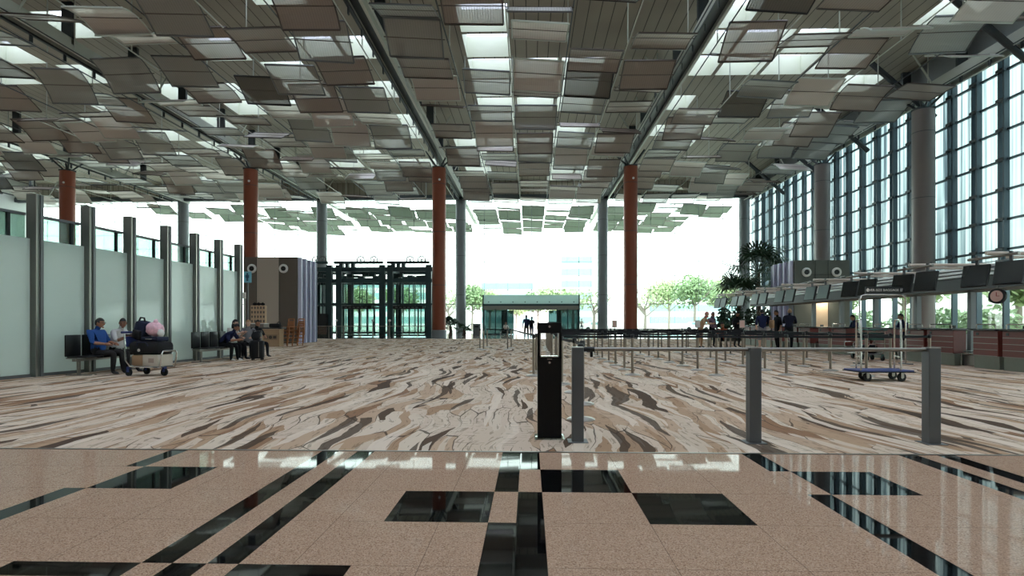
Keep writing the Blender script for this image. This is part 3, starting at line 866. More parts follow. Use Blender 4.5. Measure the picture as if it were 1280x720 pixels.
for i, (u, v) in enumerate(fl):
    x, y = G(u, v); o = stanchion(x, y, ['steel queue post behind the leftmost barrier post, nearest white disc base', 'steel queue post behind the leftmost barrier post, second disc base back', 'steel queue post with dark disc base left of the first barrier post', 'steel queue post directly right of the black stand'][i])
    fl[i] = (o, x, y)
for i in range(3): belt(fl[i][0], fl[i][1], fl[i][2], fl[i + 1][1], fl[i + 1][2])
q = grid[(0, 0)]; belt(fl[3][0], fl[3][1], fl[3][2], q[1], q[2])
ex = [(667, 470, 'steel queue post directly left of the black stand, front of a pair'), (670.5, 465, 'steel queue post left of the black stand, rear of a pair'), (600, 436.5, 'leftmost steel queue post before the entrance doors'), (604.5, 437.5, 'second steel queue post before the entrance, dark strap side'), (609, 434, 'third steel queue post from left before the entrance, set back'), (634.5, 437, 'fourth steel queue post from left before the entrance'), (639, 435, 'fifth steel queue post from left before the entrance, close behind another')]
es = []
for (u, v, l) in ex:
    x, y = G(u, v); es.append((stanchion(x, y, l), x, y))
belt(es[1][0], es[1][1], es[1][2], es[6][1], es[6][2])
belt(es[4][0], es[4][1], es[4][2], es[6][1], es[6][2])
# paper notices standing on posts
for i, (key, m, l) in enumerate((((4, 9), PAPER, 'white paper notice in holder on a queue post before the waiting group'), ((2, 10), PINKP, 'pinkish paper notice on a queue post left of the waiting group'), ((5, 8), PINKP, 'pale pink paper notice on a queue post right of the waiting group'))):
    o, x, y = grid[key]
    s = empty('notice_holder', (x, y, .945), 0, l, 'notice')
    MB().lathe([(.02, 0), (.02, .05)], n=8).build('socket', STEEL, s)
    MB().rbox((0, 0, .22), (.24, .02, .34), .006).build('frame', STEEL, s)
    MB().cbox((0, -.013, .22), (.2, .006, .3)).build('sheet', m, s)

# ------------------------------------------------------------------ check-in counters
CXF = 12.0
def strip_front(mb, x, y0, y1, zs_): 
    for z in zs_: mb.box(x - .008, x + .004, y0 + .01, y1 - .01, z, z + .014)
for k in range(7):
    s = 13.88 + k * 2.77
    for part, (a, b) in enumerate(((s, s + 1.08), (s + 1.22, s + 2.05))):
        o = empty('checkin_counter', (CXF, (a + b) / 2, 0), 0, 'red wood check-in counter with stone plinth, %s counter of the %s pair back' % (['near', 'far'][part], ORD[k]), 'counter', 'check-in counters')
        L = (b - a) / 2
        MB().box(.04, .36, -L, L, 0, .34).build('plinth', STONE, o)
        MB().rbox((.18, 0, .67), (.36, 2 * L, .66), .012).build('front', WOODR, o)
        st = MB()
        for z in (.34, .5, .66, .82): st.box(-.008, .01, -L + .01, L - .01, z, z + .014)
        st.build('steel_strip', STEEL, o)
        MB().rbox((.26, 0, 1.025), (.7, 2 * L + .04, .05), .012).build('counter_top', DTOP, o)
        MB().box(-.012, 0, L - .2, L - .12, .88, .95).build('socket_plate', BLACKM, o)
        if part == 0 or k < 2:
            hr = MB(); hr.tube([(.02, -L + .1, 1.05), (.02, -L + .1, 1.15), (.02, -L + .15, 1.17), (.02, L - .15, 1.17), (.02, L - .1, 1.15), (.02, L - .1, 1.05)], .016, 8); hr.build('top_rail', CHROME, o, True)
    y0 = s + 2.06; y1 = s + 2.76
    if k < 6:
        o = empty('baggage_scale', (CXF + .3, (y0 + y1) / 2, 0), 0, 'steel baggage weighing belt, %s one back between check-in counters' % ORD[k], 'conveyor', 'baggage belts between check-in counters')
        L = (y1 - y0) / 2 - .03
        MB().rbox((.9, 0, .17), (1.9, 2 * L, .3), .02).build('bed', STEEL, o)
        MB().box(-.02, 1.8, -L + .08, L - .08, .32, .345).build('belt', RUBBER, o)
        gr = MB()
        for sy in (-1, 1): gr.tube([(-.15, sy * (L - .06), 0), (-.15, sy * (L - .06), .34), (-.1, sy * (L - .06), .4), (.9, sy * (L - .06), .4)], .02, 8)
        gr.tube([(-.15, -L + .06, .36), (-.15, L - .06, .36)], .02, 8)
        gr.build('guard_rail', CHROME, o, True)
        MB().rbox((1.5, .05, .6), (.5, 2 * L - .1, .5), .02).build('scale_cabinet', mat('grey cabinet', (150, 150, 150), .5), o)
        MB().rbox((1.35, -.1, .98), (.04, .26, .3), .01, ).build('display', SCREEN, o)
        MB().tube([(1.4, -.1, .84), (1.4, -.1, .95)], .02, 6).build('display_arm', STEEL, o)

# canopy behind the counters
cn = empty('counter_canopy', (12.7, 23.4, 0), 0, 'long dark canopy over the check-in desks with pale louvred top', 'canopy')
MB().box(-.2, 1.1, -10.6, 9.6, 2.15, 2.5).build('fascia', mat('canopy dark', (56, 60, 64), .5), cn)
for q in range(3):
    MB().box(-.15 + q * .12, 1.0, -10.6, 9.6, 2.53 + q * .12, 2.6 + q * .12).build('pale_louvre', mat('canopy light', (196, 196, 198), .4, .3), cn)
for k in range(8): MB().box(.8, .95, -10.3 + k * 2.45, -10.15 + k * 2.45, 0, 2.2).build('support_post', DSTEEL, cn)

# gantries with hanging monitors
def monitor(x, y, z, far, lab, paper=False):
    o = empty('hanging_monitor', (x, y, z), R(-68 if not far else -80), lab, 'monitor', 'monitors above the check-in counters')
    tilt = Mx.Rotation(R(-14), 4, 'X')
    MB().rbox((0, 0, 0), (.6, .07, .56), .012, tilt).build('casing', BLACKM, o)
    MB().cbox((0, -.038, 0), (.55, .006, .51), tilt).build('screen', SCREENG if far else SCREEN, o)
    MB().box(-.03, .03, .05, .1, -.05, .5).build('bracket', DSTEEL, o)
    return o
PINKT = mat('pink lit tube', (206, 190, 178), .4)  # pinkish light on the brown-grey pipes put into their colour
for k in range(8):
    y = 14.0 + k * 2.77; x = 11.0
    nm = ORD[k]
    g = empty('monitor_gantry', (x, y, 0), 0, 'horizontal pipe gantry carrying monitors, %s one back over the check-in counters' % nm, 'gantry', 'pipe gantries over the counters')
    MB().tube([(-.15, 0, 2.86), (2.7, 0, 2.86)], .045, 10).build('arm', PINKT, g, True)
    MB().box(.35, 2.5, -.06, .06, 2.74, 2.80).build('light_strip', PINKT, g)
    MB().tube([(0, -.75, 2.78), (0, .75, 2.78)], .035, 8).build('cross_pipe', STEEL, g, True)
    MB().box(2.3, 2.42, -.06, .06, 2.46, 3.0).build('mast', DSTEEL, g)
    MB().tube([(2.36, 0, 2.98), (2.36, 2.77, 2.98)], .015, 6).build('tie_wire', STEEL, g)
    MB().tube([(.6, 0, 2.9), (2.36, 2.5, 3.2)], .012, 5).build('diagonal_wire', STEEL, g)
    MB().tube([(2.36, 0, 2.95), (2.36, 0, 3.25)], .03, 6).build('finial', DSTEEL, g)
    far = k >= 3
    for j, dy in enumerate((-.5, .5)):
        monitor(x - .02, y + dy, 2.36, far, '%s square monitor, %s of the %s pair back over check-in' % ('pale' if far else 'dark', ['near one', 'far one'][j], nm))

# round clock hanging over the counters
ck = empty('wall_clock', (XU(1247, 15.2), 15.2, 0), R(-68), 'round dark-rimmed clock with red and white face over the near counters', 'clock')
cz = 1.2 + 15.2 * (404 - 371) / F
Mq = Mx.Rotation(R(90), 4, 'X')
MB().lathe([(.2, 0), (.2, .07)], M=Mq, c=(0, .03, cz), n=28).build('case', BLACKM, ck, True)
MB().lathe([(.145, 0), (.145, .008)], M=Mq, c=(0, -.04, cz), n=28).build('dial', PINKP, ck)
hd = MB().box(-.008, .008, -.056, -.05, cz, cz + .1).box(0, .07, -.056, -.05, cz - .007, cz + .007); hd.build('hands', mat('clock red', (150, 40, 40), .5), ck)
MB().tube([(0, .0, cz + .16), (0, 0, 2.17)], .015, 6).build('hanger', DSTEEL, ck)

# over-size baggage sign frame
sy = 17.2; sx0, sx1 = XU(1074.5, sy), XU(1132, sy); scx = (sx0 + sx1) / 2; sw2 = (sx1 - sx0) / 2
sf = empty('sign_frame', (scx, sy, 0), 0, 'tall hooped steel frame carrying the over-size baggage sign board', 'sign')
zt = 1.2 + sy * (404 - 369) / F
MB().tube([(-sw2, 0, .02), (-sw2, 0, zt - .15), (-sw2 + .05, 0, zt - .04), (-sw2 + .16, 0, zt), (sw2 - .16, 0, zt), (sw2 - .05, 0, zt - .04), (sw2, 0, zt - .15), (sw2, 0, .02)], .025, 10).build('hoop', CHROME, sf, True)
MB().box(-sw2 - .06, -sw2 + .06, -.25, .25, 0, .03).box(sw2 - .06, sw2 + .06, -.25, .25, 0, .03).build('foot', DSTEEL, sf)
MB().rbox((.06, 0, zt + .13), (1.12, .05, .2), .01).build('sign_board', BLACKM, sf)
text_mesh('OVER-SIZE BAGGAGE', .098, PAPER, (-.02, -.028, zt + .13), (R(90), 0, 0), sf)
pc = MB().box(-.47, -.41, -.03, -.025, zt + .09, zt + .17).box(-.455, -.425, -.03, -.025, zt + .17, zt + .19); pc.build('pictogram', PAPER, sf)
MB().box(.49, .60, -.03, -.025, zt + .09, zt + .18).build('pale_label', mat('label grey', (176, 176, 176), .6), sf)

# platform trolley
px0, px1 = XU(1071, 12.1), XU(1139, 12.1); pcx = (px0 + px1) / 2; pw = (px1 - px0) / 2
pt = empty('platform_trolley', (pcx, 12.3, 0), R(2), 'blue-decked platform trolley with chrome hoops behind the right barrier post', 'trolley')
MB().rbox((0, 0, .215), (pw * 2, .62, .035), .012).build('deck', BLUED, pt)
MB().box(-pw - .01, pw + .01, -.33, .33, .185, .205).build('bumper', RUBBER, pt)
for i, (wxq, wyq) in enumerate(((-pw + .17, -.24), (pw - .22, -.24), (-pw + .36, .22), (pw - .1, .22))):
    w = MB().lathe([(.05, -.02), (.082, -.02), (.09, -.012), (.09, .012), (.082, .02), (.05, .02)], M=Mx.Rotation(R(90), 4, 'X'), c=(wxq, wyq, .09), n=20).build('wheel', RUBBER, pt, True)
    fk = MB().box(wxq - .03, wxq + .03, wyq - .035, wyq - .025, .08, .19).box(wxq - .03, wxq + .03, wyq + .025, wyq + .035, .08, .19)
    fk.lathe([(.03, -.03), (.03, .03)], M=Mx.Rotation(R(90), 4, 'X'), c=(wxq, wyq, .09), n=12); fk.build('caster_fork', STEEL, w)
for sxq in (-1, 1):
    xx = sxq * (pw - .14)
    hp = MB().tube([(xx - .12, -.28, .2), (xx - .12, -.28, 1.15), (xx - .1, -.24, 1.24), (xx - .06, -.16, 1.27), (xx + .06, .16, 1.27), (xx + .1, .24, 1.24), (xx + .12, .28, 1.15), (xx + .12, .28, .2)], .018, 10)
    hp.tube([(xx - .12, -.28, .5), (xx + .12, .28, .5)], .012, 8)
    hp.build('hoop_handle', CHROME, pt, True)

# ------------------------------------------------------------------ luggage carts
def luggage_cart(loc, rz, label, group=None, panel=BLUED):
    o = empty('luggage_cart', loc, rz, label, 'luggage cart', group)      # front towards +x, handle at -x
    MB().rbox((.02, 0, .21), (.78, .46, .03), .01).build('deck', DSTEEL, o)
    fr = MB()
    for s in (-1, 1):
        fr.tube([(.46, s * .2, .2), (-.3, s * .26, .22), (-.42, s * .27, .35), (-.46, s * .26, .95)], .018, 8)
    fr.tube([(-.46, -.26, .93), (-.46, .26, .93)], .018, 8)
    fr.build('frame', CHROME, o, True)
    MB().tube([(-.5, -.3, .99), (-.5, .3, .99)], .026, 10).build('handle_bar', panel, o, True)
    MB().rbox((-.45, 0, .78), (.03, .46, .24), .01).build('back_panel', panel, o)
    hp = MB().tube([(.46, -.21, .2), (.52, -.21, .52), (.51, -.17, .57), (.51, .17, .57), (.52, .21, .52), (.46, .21, .2)], .018, 8)
    hp.build('front_hoop', CHROME, o, True)
    for (x, y) in ((-.36, -.24), (-.36, .24), (.38, 0)):
        w = MB().lathe([(.04, -.02), (.085, -.02), (.085, .02), (.04, .02)], M=Mx.Rotation(R(90), 4, 'X'), c=(x, y, .085), n=18).build('wheel', RUBBER, o, True)
        MB().box(x - .03, x + .03, y - .035, y + .035, .09, .21).build('wheel_fork', panel, w)
    return o
cxx, cyy = G(183, 470)
cyy += .15
LC = luggage_cart((cxx, cyy, 0), R(-12), 'chrome luggage cart piled with bags beside the seated men')
def on_cart(dx, dy, z): 
    a = R(-12); return (cxx + dx * cos(a) - dy * sin(a), cyy + dx * sin(a) + dy * cos(a), z)
def bag_obj(name, loc, rz, dims, m, label, cat, r=.05):
    o = empty(name, loc, rz, label, cat)
    MB().rbox((0, 0, dims[2] / 2), dims, r).build('body', m, o, True)
    return o
o = bag_obj('carton', on_cart(.2, 0, .226), R(-12), (.42, .42, .26), CREAM, 'cream carton on the front of the piled luggage cart', 'box', .008)
MB().box(-.211, .211, -.03, .03, .258, .262).build('tape', CARD, o); MB().box(-.05, .1, -.212, -.208, .08, .18).build('print_patch', mat('faded print', (168, 150, 138), .8), o)
o = bag_obj('brown_bag', on_cart(-.18, 0, .226), R(-12), (.30, .4, .25), CARD, 'brown paper-wrapped parcel on the luggage cart behind the carton', 'parcel', .03)
MB().box(-.151, .151, -.02, .02, .247, .253).build('string', STONE, o)
o = bag_obj('duffel_bag', on_cart(.02, 0, .488), R(-12), (.85, .48, .30), BLKFAB, 'large black duffel bag lying across the luggage cart', 'bag', .1)
MB().box(-.38, .38, -.012, .012, .295, .304).build('zip', STEEL, o)
MB().tube([(-.15, -.235, .2), (-.12, -.27, .28), (.12, -.27, .28), (.15, -.235, .2)], .014, 6).build('handle', NAVY, o)
MB().lathe([(.035, 0), (.035, .01)], M=Mx.Rotation(R(90), 4, 'X'), c=(-.1, -.24, .1), n=12).build('round_tag', PAPER, o)
o = bag_obj('flat_case', on_cart(.12, 0, .79), R(-12), (.44, .34, .1), NAVY, 'flat navy case on top of the black duffel bag', 'case', .02)
MB().tube([(-.08, -.17, .05), (-.06, -.2, .05), (.06, -.2, .05), (.08, -.17, .05)], .01, 6).build('handle', STEEL, o)
o = empty('backpack', on_cart(-.28, .02, .79), R(-12), 'dark navy backpack standing on the cart beside the pink bag', 'backpack')
MB().rbox((0, 0, .24), (.3, .3, .46), .08, Mx.Rotation(R(12), 4, 'Y')).build('body', NAVY, o, True)
MB().rbox((0, -.16, .16), (.22, .08, .2), .03, Mx.Rotation(R(12), 4, 'Y')).build('pocket', BLKFAB, o, True)
MB().tube([(-.02, -.05, .45), (.03, -.05, .54), (.13, -.05, .53), (.15, -.05, .44)], .02, 6).build('top_loop', BLKFAB, o, True)
def lumpy(name, loc, r, m, label, cat, knot=True):
    o = empty(name, loc, 0, label, cat); bm = MB().ball((0, 0, r[2]), r, 3, jit=.16); bm.build('bag', m, o, True)
    if knot: MB().ball((.02, 0, r[2] * 2.02), (.05, .05, .06), 2, jit=.5).build('knot', m, o, True)
lumpy('plastic_bag', on_cart(.1, .02, .89), (.19, .16, .17), PINKBAG, 'pink patterned plastic bag on top of the luggage pile', 'plastic bag')
lumpy('plastic_bag', on_cart(.30, -.02, .885), (.07, .08, .09), WBAG, 'small white plastic bag right of the pink bag', 'plastic bag', False)
for i in range(2):
    luggage_cart((11.0, 19.0 + i * .55, 0), R(88), 'green-panelled luggage cart nested %s under the over-size sign' % ['in front', 'behind another'][i], 'nested luggage carts', GREENCART)
o = empty('duffel_roll', (11.0, 19.05, .226), R(0), 'dark patterned holdall lying on the front green luggage cart', 'bag')
MB().rbox((0, 0, .14), (.42, .5, .26), .08).build('body', BLKFAB, o, True)
MB().tube([(-.12, -.24, .22), (-.1, -.27, .3), (.1, -.27, .3), (.12, -.24, .22)], .012, 6).build('handle', PINKP, o)

# ------------------------------------------------------------------ benches
def bench(x, ys_, label, rz=0):
    y0 = ys_[0] - .28; y1 = ys_[-1] + .28; yc = (y0 + y1) / 2
    o = empty('waiting_bench', (x, yc, 0), rz, label, 'bench')
    MB().box(-.03, .05, y0 - yc, y1 - yc, .33, .39).build('beam', STEEL, o)
    for y in ys_:
        d = y - yc
        MB().rbox((.03, d, .425), (.46, .45, .035), .015).build('seat', BLACKM, o, True)
        MB().rbox((-.24, d, .68), (.035, .45, .5), .015, Mx.Translation((-.0, 0, 0)) @ Mx.Shear('XY', 4, (0, 0)) ).build('backrest', BLACKM, o, True)
        MB().box(-.24, -.0, d - .2, d - .17, .385, .41).build('seat_bracket', STEEL, o)
    for d in (y0 - yc + .15, y1 - yc - .15):
        MB().box(-.02, .03, d - .03, d + .03, .0, .35).box(-.28, .3, d - .025, d + .025, 0, .03).build('leg', STEEL, o)
    return o
bench(-10.33, [12.98, 13.48, 13.98, 14.48], 'black steel waiting bench under the two seated men')
bench(-10.02, [17.35, 17.85, 18.35, 18.85], 'black steel waiting bench under the man bent forward')
bench(-9.95, [20.0, 20.5], 'short black waiting bench farther along behind the suitcase')

# suitcase with a soft bag on top
x, y = G(322, 450)
o = empty('suitcase', (x, y, 0), R(10), 'upright black suitcase beside the bent man', 'suitcase')
MB().rbox((0, 0, .34), (.38, .26, .58), .04).build('shell', BLKFAB, o, True)
MB().box(.06, .075, -.133, -.125, .1, .6).build('strap', STEEL, o)
for sx in (-1, 1):
    for s2 in (-1, 1): MB().lathe([(.03, -.012), (.03, .012)], M=Mx.Rotation(R(90), 4, 'X'), c=(sx * .14, s2 * .09, .03), n=12).build('wheel', RUBBER, o)
MB().tube([(-.1, .1, .62), (-.1, .1, .95), (.1, .1, .95), (.1, .1, .62)], .01, 6).build('pull_handle', STEEL, o)
o = empty('soft_bag', (x - .05, y - .02, .632), 0, 'soft black bag slumped on the upright suitcase', 'bag')
MB().ball((0, 0, .15), (.15, .075, .15), 3, jit=.08).build('body', BLKFAB, o, True)
MB().tube([(-.08, -.04, .26), (-.04, -.05, .34), (.04, -.05, .34), (.08, -.04, .26)], .012, 6).build('handle', BLKFAB, o)

# ------------------------------------------------------------------ kiosk corner by the brown block
dy_ = 29.2
o = empty('kiosk_desk', (XU(341, dy_), dy_, 0), 0, 'cardboard-fronted kiosk desk with black top before the brown block', 'desk')
MB().rbox((0, 0, .45), (.92, .5, .9), .01).build('body', CARD, o)
MB().rbox((-.1, 0, .95), (1.36, .6, .06), .01).build('top', BLACKM, o)
MB().box(-.35, .35, -.262, -.25, .35, .62).build('front_emblem', mat('kiosk panel', (142, 118, 94), .6), o)
em = MB().lathe([(.09, 0), (.09, .012)], M=Mq, c=(0, -.262, .48), n=16).box(-.3, -.14, -.27, -.262, .42, .55).box(.14, .3, -.27, -.262, .42, .55); em.build('emblem_marks', mat('kiosk mark', (70, 60, 54), .6), o)
MB().box(-.76, -.70, -.25, .25, 0, .92).build('leg_panel', BLACKM, o)
o = empty('black_camera_bag', (XU(344, dy_), dy_, .98), 0, 'black bag lying on the kiosk desk top', 'bag')
MB().rbox((0, 0, .1), (.55, .3, .2), .06).build('body', BLKFAB, o, True); MB().tube([(.1, 0, .19), (.15, 0, .28), (.25, 0, .28), (.28, 0, .18)], .02, 6).build('handle', BLKFAB, o)
bx_ = XU(323.5, 30.6)
o = empty('display_plinth', (bx_, 30.6, 0), 0, 'grey display plinth holding a tower of small brown boxes', 'plinth')
MB().rbox((0, 0, .58), (.8, .55, 1.16), .01).build('body', mat('plinth grey', (120, 112, 106), .6), o); MB().box(-.42, .42, -.3, .3, 1.16, 1.2).build('top', WHITE, o)
TAN = mat('tan box', (198, 168, 138), .7)
for r_ in range(4):
    for c_ in range(5):
        b = empty('gift_box', (bx_ - .32 + c_ * .16 + .0, 30.6, 1.2 + r_ * .24), 0, 'small tan box with dark window, %s from left, %s tier up' % (ORD[c_], ORD[r_]), 'box', 'small tan boxes stacked on the plinth')
        MB().box(-.07, .07, -.1, .1, 0, .235).build('carton', TAN, b); MB().box(-.045, .045, -.104, -.1, .05, .17).build('window_patch', BROWNP, b)
for i, dx in enumerate((-.22, 0, .22)):
    o = empty('soft_toy_bag', (bx_ + dx, 30.6, 2.16), 0, 'dark pouch on top of the tan box tower, %s from left' % ORD[i], 'pouch', 'dark pouches on the box tower')
    MB().ball((0, 0, .07), (.12, .1, .08), 2, jit=.2).build('body', BLKFAB, o, True); MB().ball((0, 0, .15), (.03, .03, .03), 1).build('tie', BLKFAB, o)
# stacked orange wooden chairs
def wood_chair(loc, rz, label):
    o = empty('wooden_chair', loc, rz, label, 'chair', 'stacked orange wooden chairs')
    MB().rbox((0, 0, .44), (.42, .4, .03), .01).build('seat', ORWOOD, o)
    for sx in (-1, 1):
        MB().box(sx * .19 - .018, sx * .19 + .018, -.2, -.165, 0, .44).build('leg', ORWOOD, o)
        MB().box(sx * .19 - .018, sx * .19 + .018, .165, .2, 0, .86).build('leg', ORWOOD, o)
    bk = MB()
    for z in (.58, .70, .82): bk.box(-.19, .19, .172, .195, z, z + .06)
    bk.build('back_slats', ORWOOD, o)
    MB().box(-.19, .19, -.19, -.17, .2, .23).box(-.19, .19, .17, .19, .2, .23).build('stretcher', ORWOOD, o)
    return o
for i, u in enumerate((359, 367.5)):
    for z in range(4):
        wood_chair((XU(u, 29.9) + z * .03, 29.9 + i * .45, z * .19), R(-20), 'orange wooden chair, %s stack, %s from floor' % (['left', 'right'][i], ORD[z]))
o = empty('pole_stand', (XU(305.5, 23), 23, 0), 0, 'slim tall grey pole stand by the last partition fin', 'pole')
MB().lathe([(.2, 0), (.2, .02), (.03, .04), (.03, 2.4)], n=14).build('pole', STEEL, o, True); MB().box(-.05, .05, -.02, .02, 2.2, 2.45).build('head', PAPER, o)

# ------------------------------------------------------------------ people
SKINS = {'a': mat('skin tan', (168, 120, 94), .6), 'b': mat('skin brown', (134, 92, 70), .6), 'c': mat('skin light', (206, 164, 142), .6)}
HAIRM = mat('black hair', (18, 16, 17), .6); HAIRB = mat('light hair', (168, 130, 96), .6)
EYE = mat('eye dark', (14, 12, 12), .3); LIP = mat('lip', (150, 86, 76), .5)
SHOE = mat('dark shoe', (24, 24, 26), .6); SHOEW = mat('white shoe', (220, 216, 210), .6)
def cloth(name, rgb): return mat('cloth ' + name, rgb, .85, 0, .2, noise=.08, nscale=9)

def skin_mesh(pts, edges, rad, root, sub=2):
    me = bpy.data.meshes.new('tmp'); me.from_pydata(pts, edges, [])
    ob = bpy.data.objects.new('tmp', me); COL.objects.link(ob)
    md = ob.modifiers.new('s', 'SKIN'); md.use_smooth_shade = True
    for i, v in enumerate(me.skin_vertices[0].data):
        r = rad[i]; v.radius = r if isinstance(r, tuple) else (r, r); v.use_root = (i == root)
    sb = ob.modifiers.new('u', 'SUBSURF'); sb.levels = sub; sb.render_levels = sub
    dg = bpy.context.evaluated_depsgraph_get(); dg.update()
    out = bpy.data.meshes.new_from_object(ob.evaluated_get(dg))
    bpy.data.objects.remove(ob); bpy.data.meshes.remove(me)
    return out

def person(loc, rz, label, pose, top, legs, skin='a', hair=HAIRM, shoe=SHOE, scale=1.0, bulk=1.0, sleeve='short', shorts=False, long_hair=False, group=None, scarf=None, glasses=False, headyaw=0):
    """faces local +x"""
    P = {}
    if pose.startswith('sit'):
        ph = .53; lean = {'sit': -.06, 'sit_hunch': .36, 'sit_lean': .10, 'sit_up': .02}[pose]
        drop = .10 if pose == 'sit_hunch' else 0
        P['pel'] = (0, 0, ph); P['sp'] = (lean * .35, 0, ph + .21 - drop * .2); P['ch'] = (lean * .75, 0, ph + .42 - drop * .7); P['nk'] = (lean * 1.15 + .02, 0, ph + .55 - drop * 1.2)
        sh = (lean * .95, ph + .50 - drop)
        for s, sd in ((1, 'l'), (-1, 'r')):
            P['hip' + sd] = (.03, s * .10, ph - .02); P['kn' + sd] = (.46, s * .13, ph - .0); P['an' + sd] = (.46 + (.04 if s > 0 else -.03), s * .13, .09); P['to' + sd] = (.62 + (.04 if s > 0 else -.03), s * .15, .035)
    elif pose == 'crouch':
        ph = .42; lean = .2; P['pel'] = (-.05, 0, ph); P['sp'] = (.06, 0, ph + .2); P['ch'] = (.18, 0, ph + .40); P['nk'] = (.26, 0, ph + .53); sh = (.2, ph + .47)
        for s, sd in ((1, 'l'), (-1, 'r')):
            P['hip' + sd] = (-.02, s * .1, ph); P['kn' + sd] = (.36, s * .14, .46); P['an' + sd] = (.02, s * .13, .09); P['to' + sd] = (.19, s * .14, .035)
    else:
        lean = {'stand': 0, 'walk': .03, 'lean': .24}[pose]; ph = .93
        P['pel'] = (0, 0, ph); P['sp'] = (lean * .4, 0, 1.13); P['ch'] = (lean * .8, 0, 1.33); P['nk'] = (lean * 1.15, 0, 1.47); sh = (lean, 1.40)
        st = .24 if pose == 'walk' else .03
        for s, sd in ((1, 'l'), (-1, 'r')):
            P['hip' + sd] = (0, s * .09, ph - .03); P['kn' + sd] = (s * st * .55 + .04, s * .1, .50); P['an' + sd] = (s * st - .02, s * .1, .09); P['to' + sd] = (s * st + .15, s * .12, .035)
    for s, sd in ((1, 'l'), (-1, 'r')):
        sx, szh = sh
        P['sh' + sd] = (sx, s * .18 * (1 + (bulk - 1) * .6), szh)
        if pose in ('sit', 'sit_up'):
            P['el' + sd] = (sx + .10, s * .27, szh - .25); P['wr' + sd] = (sx + .33, s * .15, szh - .28)
        elif pose == 'sit_hunch':
            P['el' + sd] = (sx + .10, s * .26, szh - .24); P['wr' + sd] = (sx + .30, s * .08, szh - .22)
        elif pose == 'sit_lean':
            P['el' + sd] = (sx + .14, s * .24, szh - .22); P['wr' + sd] = (sx + .38, s * .10, szh - .10)
        elif pose == 'walk':
            P['el' + sd] = (sx - s * .1, s * .24, szh - .28); P['wr' + sd] = (sx - s * .16 + .08, s * .25, szh - .52)
        elif pose in ('lean', 'crouch'):
            P['el' + sd] = (sx + .10, s * .25, szh - .25); P['wr' + sd] = (sx + .32, s * .14, szh - .22)
        else:
            P['el' + sd] = (sx - .02, s * .25, szh - .27) if s > 0 else (sx + .02, s * .25, szh - .26)
            P['wr' + sd] = (sx + .05, s * .25, szh - .52) if s > 0 else (sx + .24, s * .16, szh - .22)
    nk = V(P['nk']); up = (nk - V(P['ch'])).normalized()
    tiltf = .35 if pose == 'sit_hunch' else .1
    hb = nk + V((.03 + tiltf * .04, 0, .075)); hc = hb + V((.02 + tiltf * .12, 0, .10 - tiltf * .06))
    P['hb'] = tuple(hb); P['ht'] = tuple(hc)
    names = list(P); ix = {n: i for i, n in enumerate(names)}
    pts = [P[n] for n in names]
    B = bulk
    rad = {'pel': (.135 * B, .115 * B), 'sp': (.13 * B, .115 * B * B), 'ch': (.145 * B, .11 * B), 'nk': .058, 'hb': .056, 'ht': .07}
    for sd in 'lr':
        rad.update({'hip' + sd: .095 * B, 'kn' + sd: .066 * B, 'an' + sd: .044, 'to' + sd: .036, 'sh' + sd: .066 * B, 'el' + sd: .046 * B, 'wr' + sd: .029})
    ed = [('pel', 'sp'), ('sp', 'ch'), ('ch', 'nk'), ('nk', 'hb'), ('hb', 'ht')]
    for sd in 'lr':
        ed += [('pel', 'hip' + sd), ('hip' + sd, 'kn' + sd), ('kn' + sd, 'an' + sd), ('an' + sd, 'to' + sd), ('ch', 'sh' + sd), ('sh' + sd, 'el' + sd), ('el' + sd, 'wr' + sd)]
    # hands: palm + five finger chains rooted in the palm
    R_ = [rad[n] for n in names]
    E = [(ix[a], ix[b]) for a, b in ed]
    me = skin_mesh(pts, E, R_, ix['pel'])
    bm = bmesh.new(); bm.from_mesh(me); bpy.data.meshes.remove(me)
    # regions by nearest bone
    TOP, LEG, SK, SH = 0, 1, 2, 3
    bone = []
    for a, b in ed:
        A, Bp = V(P[a]), V(P[b])
        if a in ('nk', 'hb'): m = SK
        elif a in ('pel', 'sp', 'ch') and b[:3] != 'hip': m = TOP
        elif b.startswith('hip') or a.startswith('hip'): m = LEG
        elif a.startswith('kn'): m = SK if shorts else LEG
        elif a.startswith('an'): m = SH
        elif a.startswith('sh'): m = TOP
        else: m = TOP if sleeve == 'long' else SK
        bone.append((A, Bp, m, a, .8 * (sum(rad[a]) / 2 if isinstance(rad[a], tuple) else rad[a])))
    for f in bm.faces:
        c = f.calc_center_median(); best = None; bd = 1e9
        for A, Bp, m, a, rr_ in bone:
            ab = Bp - A; t = max(0, min(1, (c - A).dot(ab) / ab.length_squared)); d = (A + ab * t - c).length - rr_
            if d < bd:
                bd = d; best = m
                if a == 'pel' and m == TOP and pose in ('stand', 'walk', 'lean') and c.z < .90: best = LEG
                if a.startswith('an') and t < .15 and m == SH: best = SK if shorts else LEG
        f.material_index = best; f.smooth = True
    mb = MB()
    base = empty('person', loc, rz, label, 'person', group); base.scale = (scale,) * 3
    bm.verts.index_update()
    n0 = len(mb.v)
    for v in bm.verts: mb.v.append(tuple(v.co))
    for f in bm.faces: mb.f.append(tuple(v.index for v in f.verts)); mb.m.append(f.material_index)
    bm.free()
    # head: shaped ellipsoid with face
    HM = Mx.Translation(hc) @ rotz(headyaw) @ Mx.Rotation(tiltf * 1.2, 4, 'Y')
    def head_shape(bmh, k=1.0):
        for v in bmh.verts:
            p = v.co.copy(); x, y, z = p
            w = 1.0 - .22 * max(0, -z) ** 1.2 - .08 * max(0, z)
            v.co = V((x * .098 * k * (1 - .06 * max(0, -z)), y * .077 * k * w, z * .118 * k))
    bh = bmesh.new(); bmesh.ops.create_uvsphere(bh, u_segments=20, v_segments=14, radius=1); head_shape(bh)
    mb.mi(SK); mb.add_bm(bh, HM)
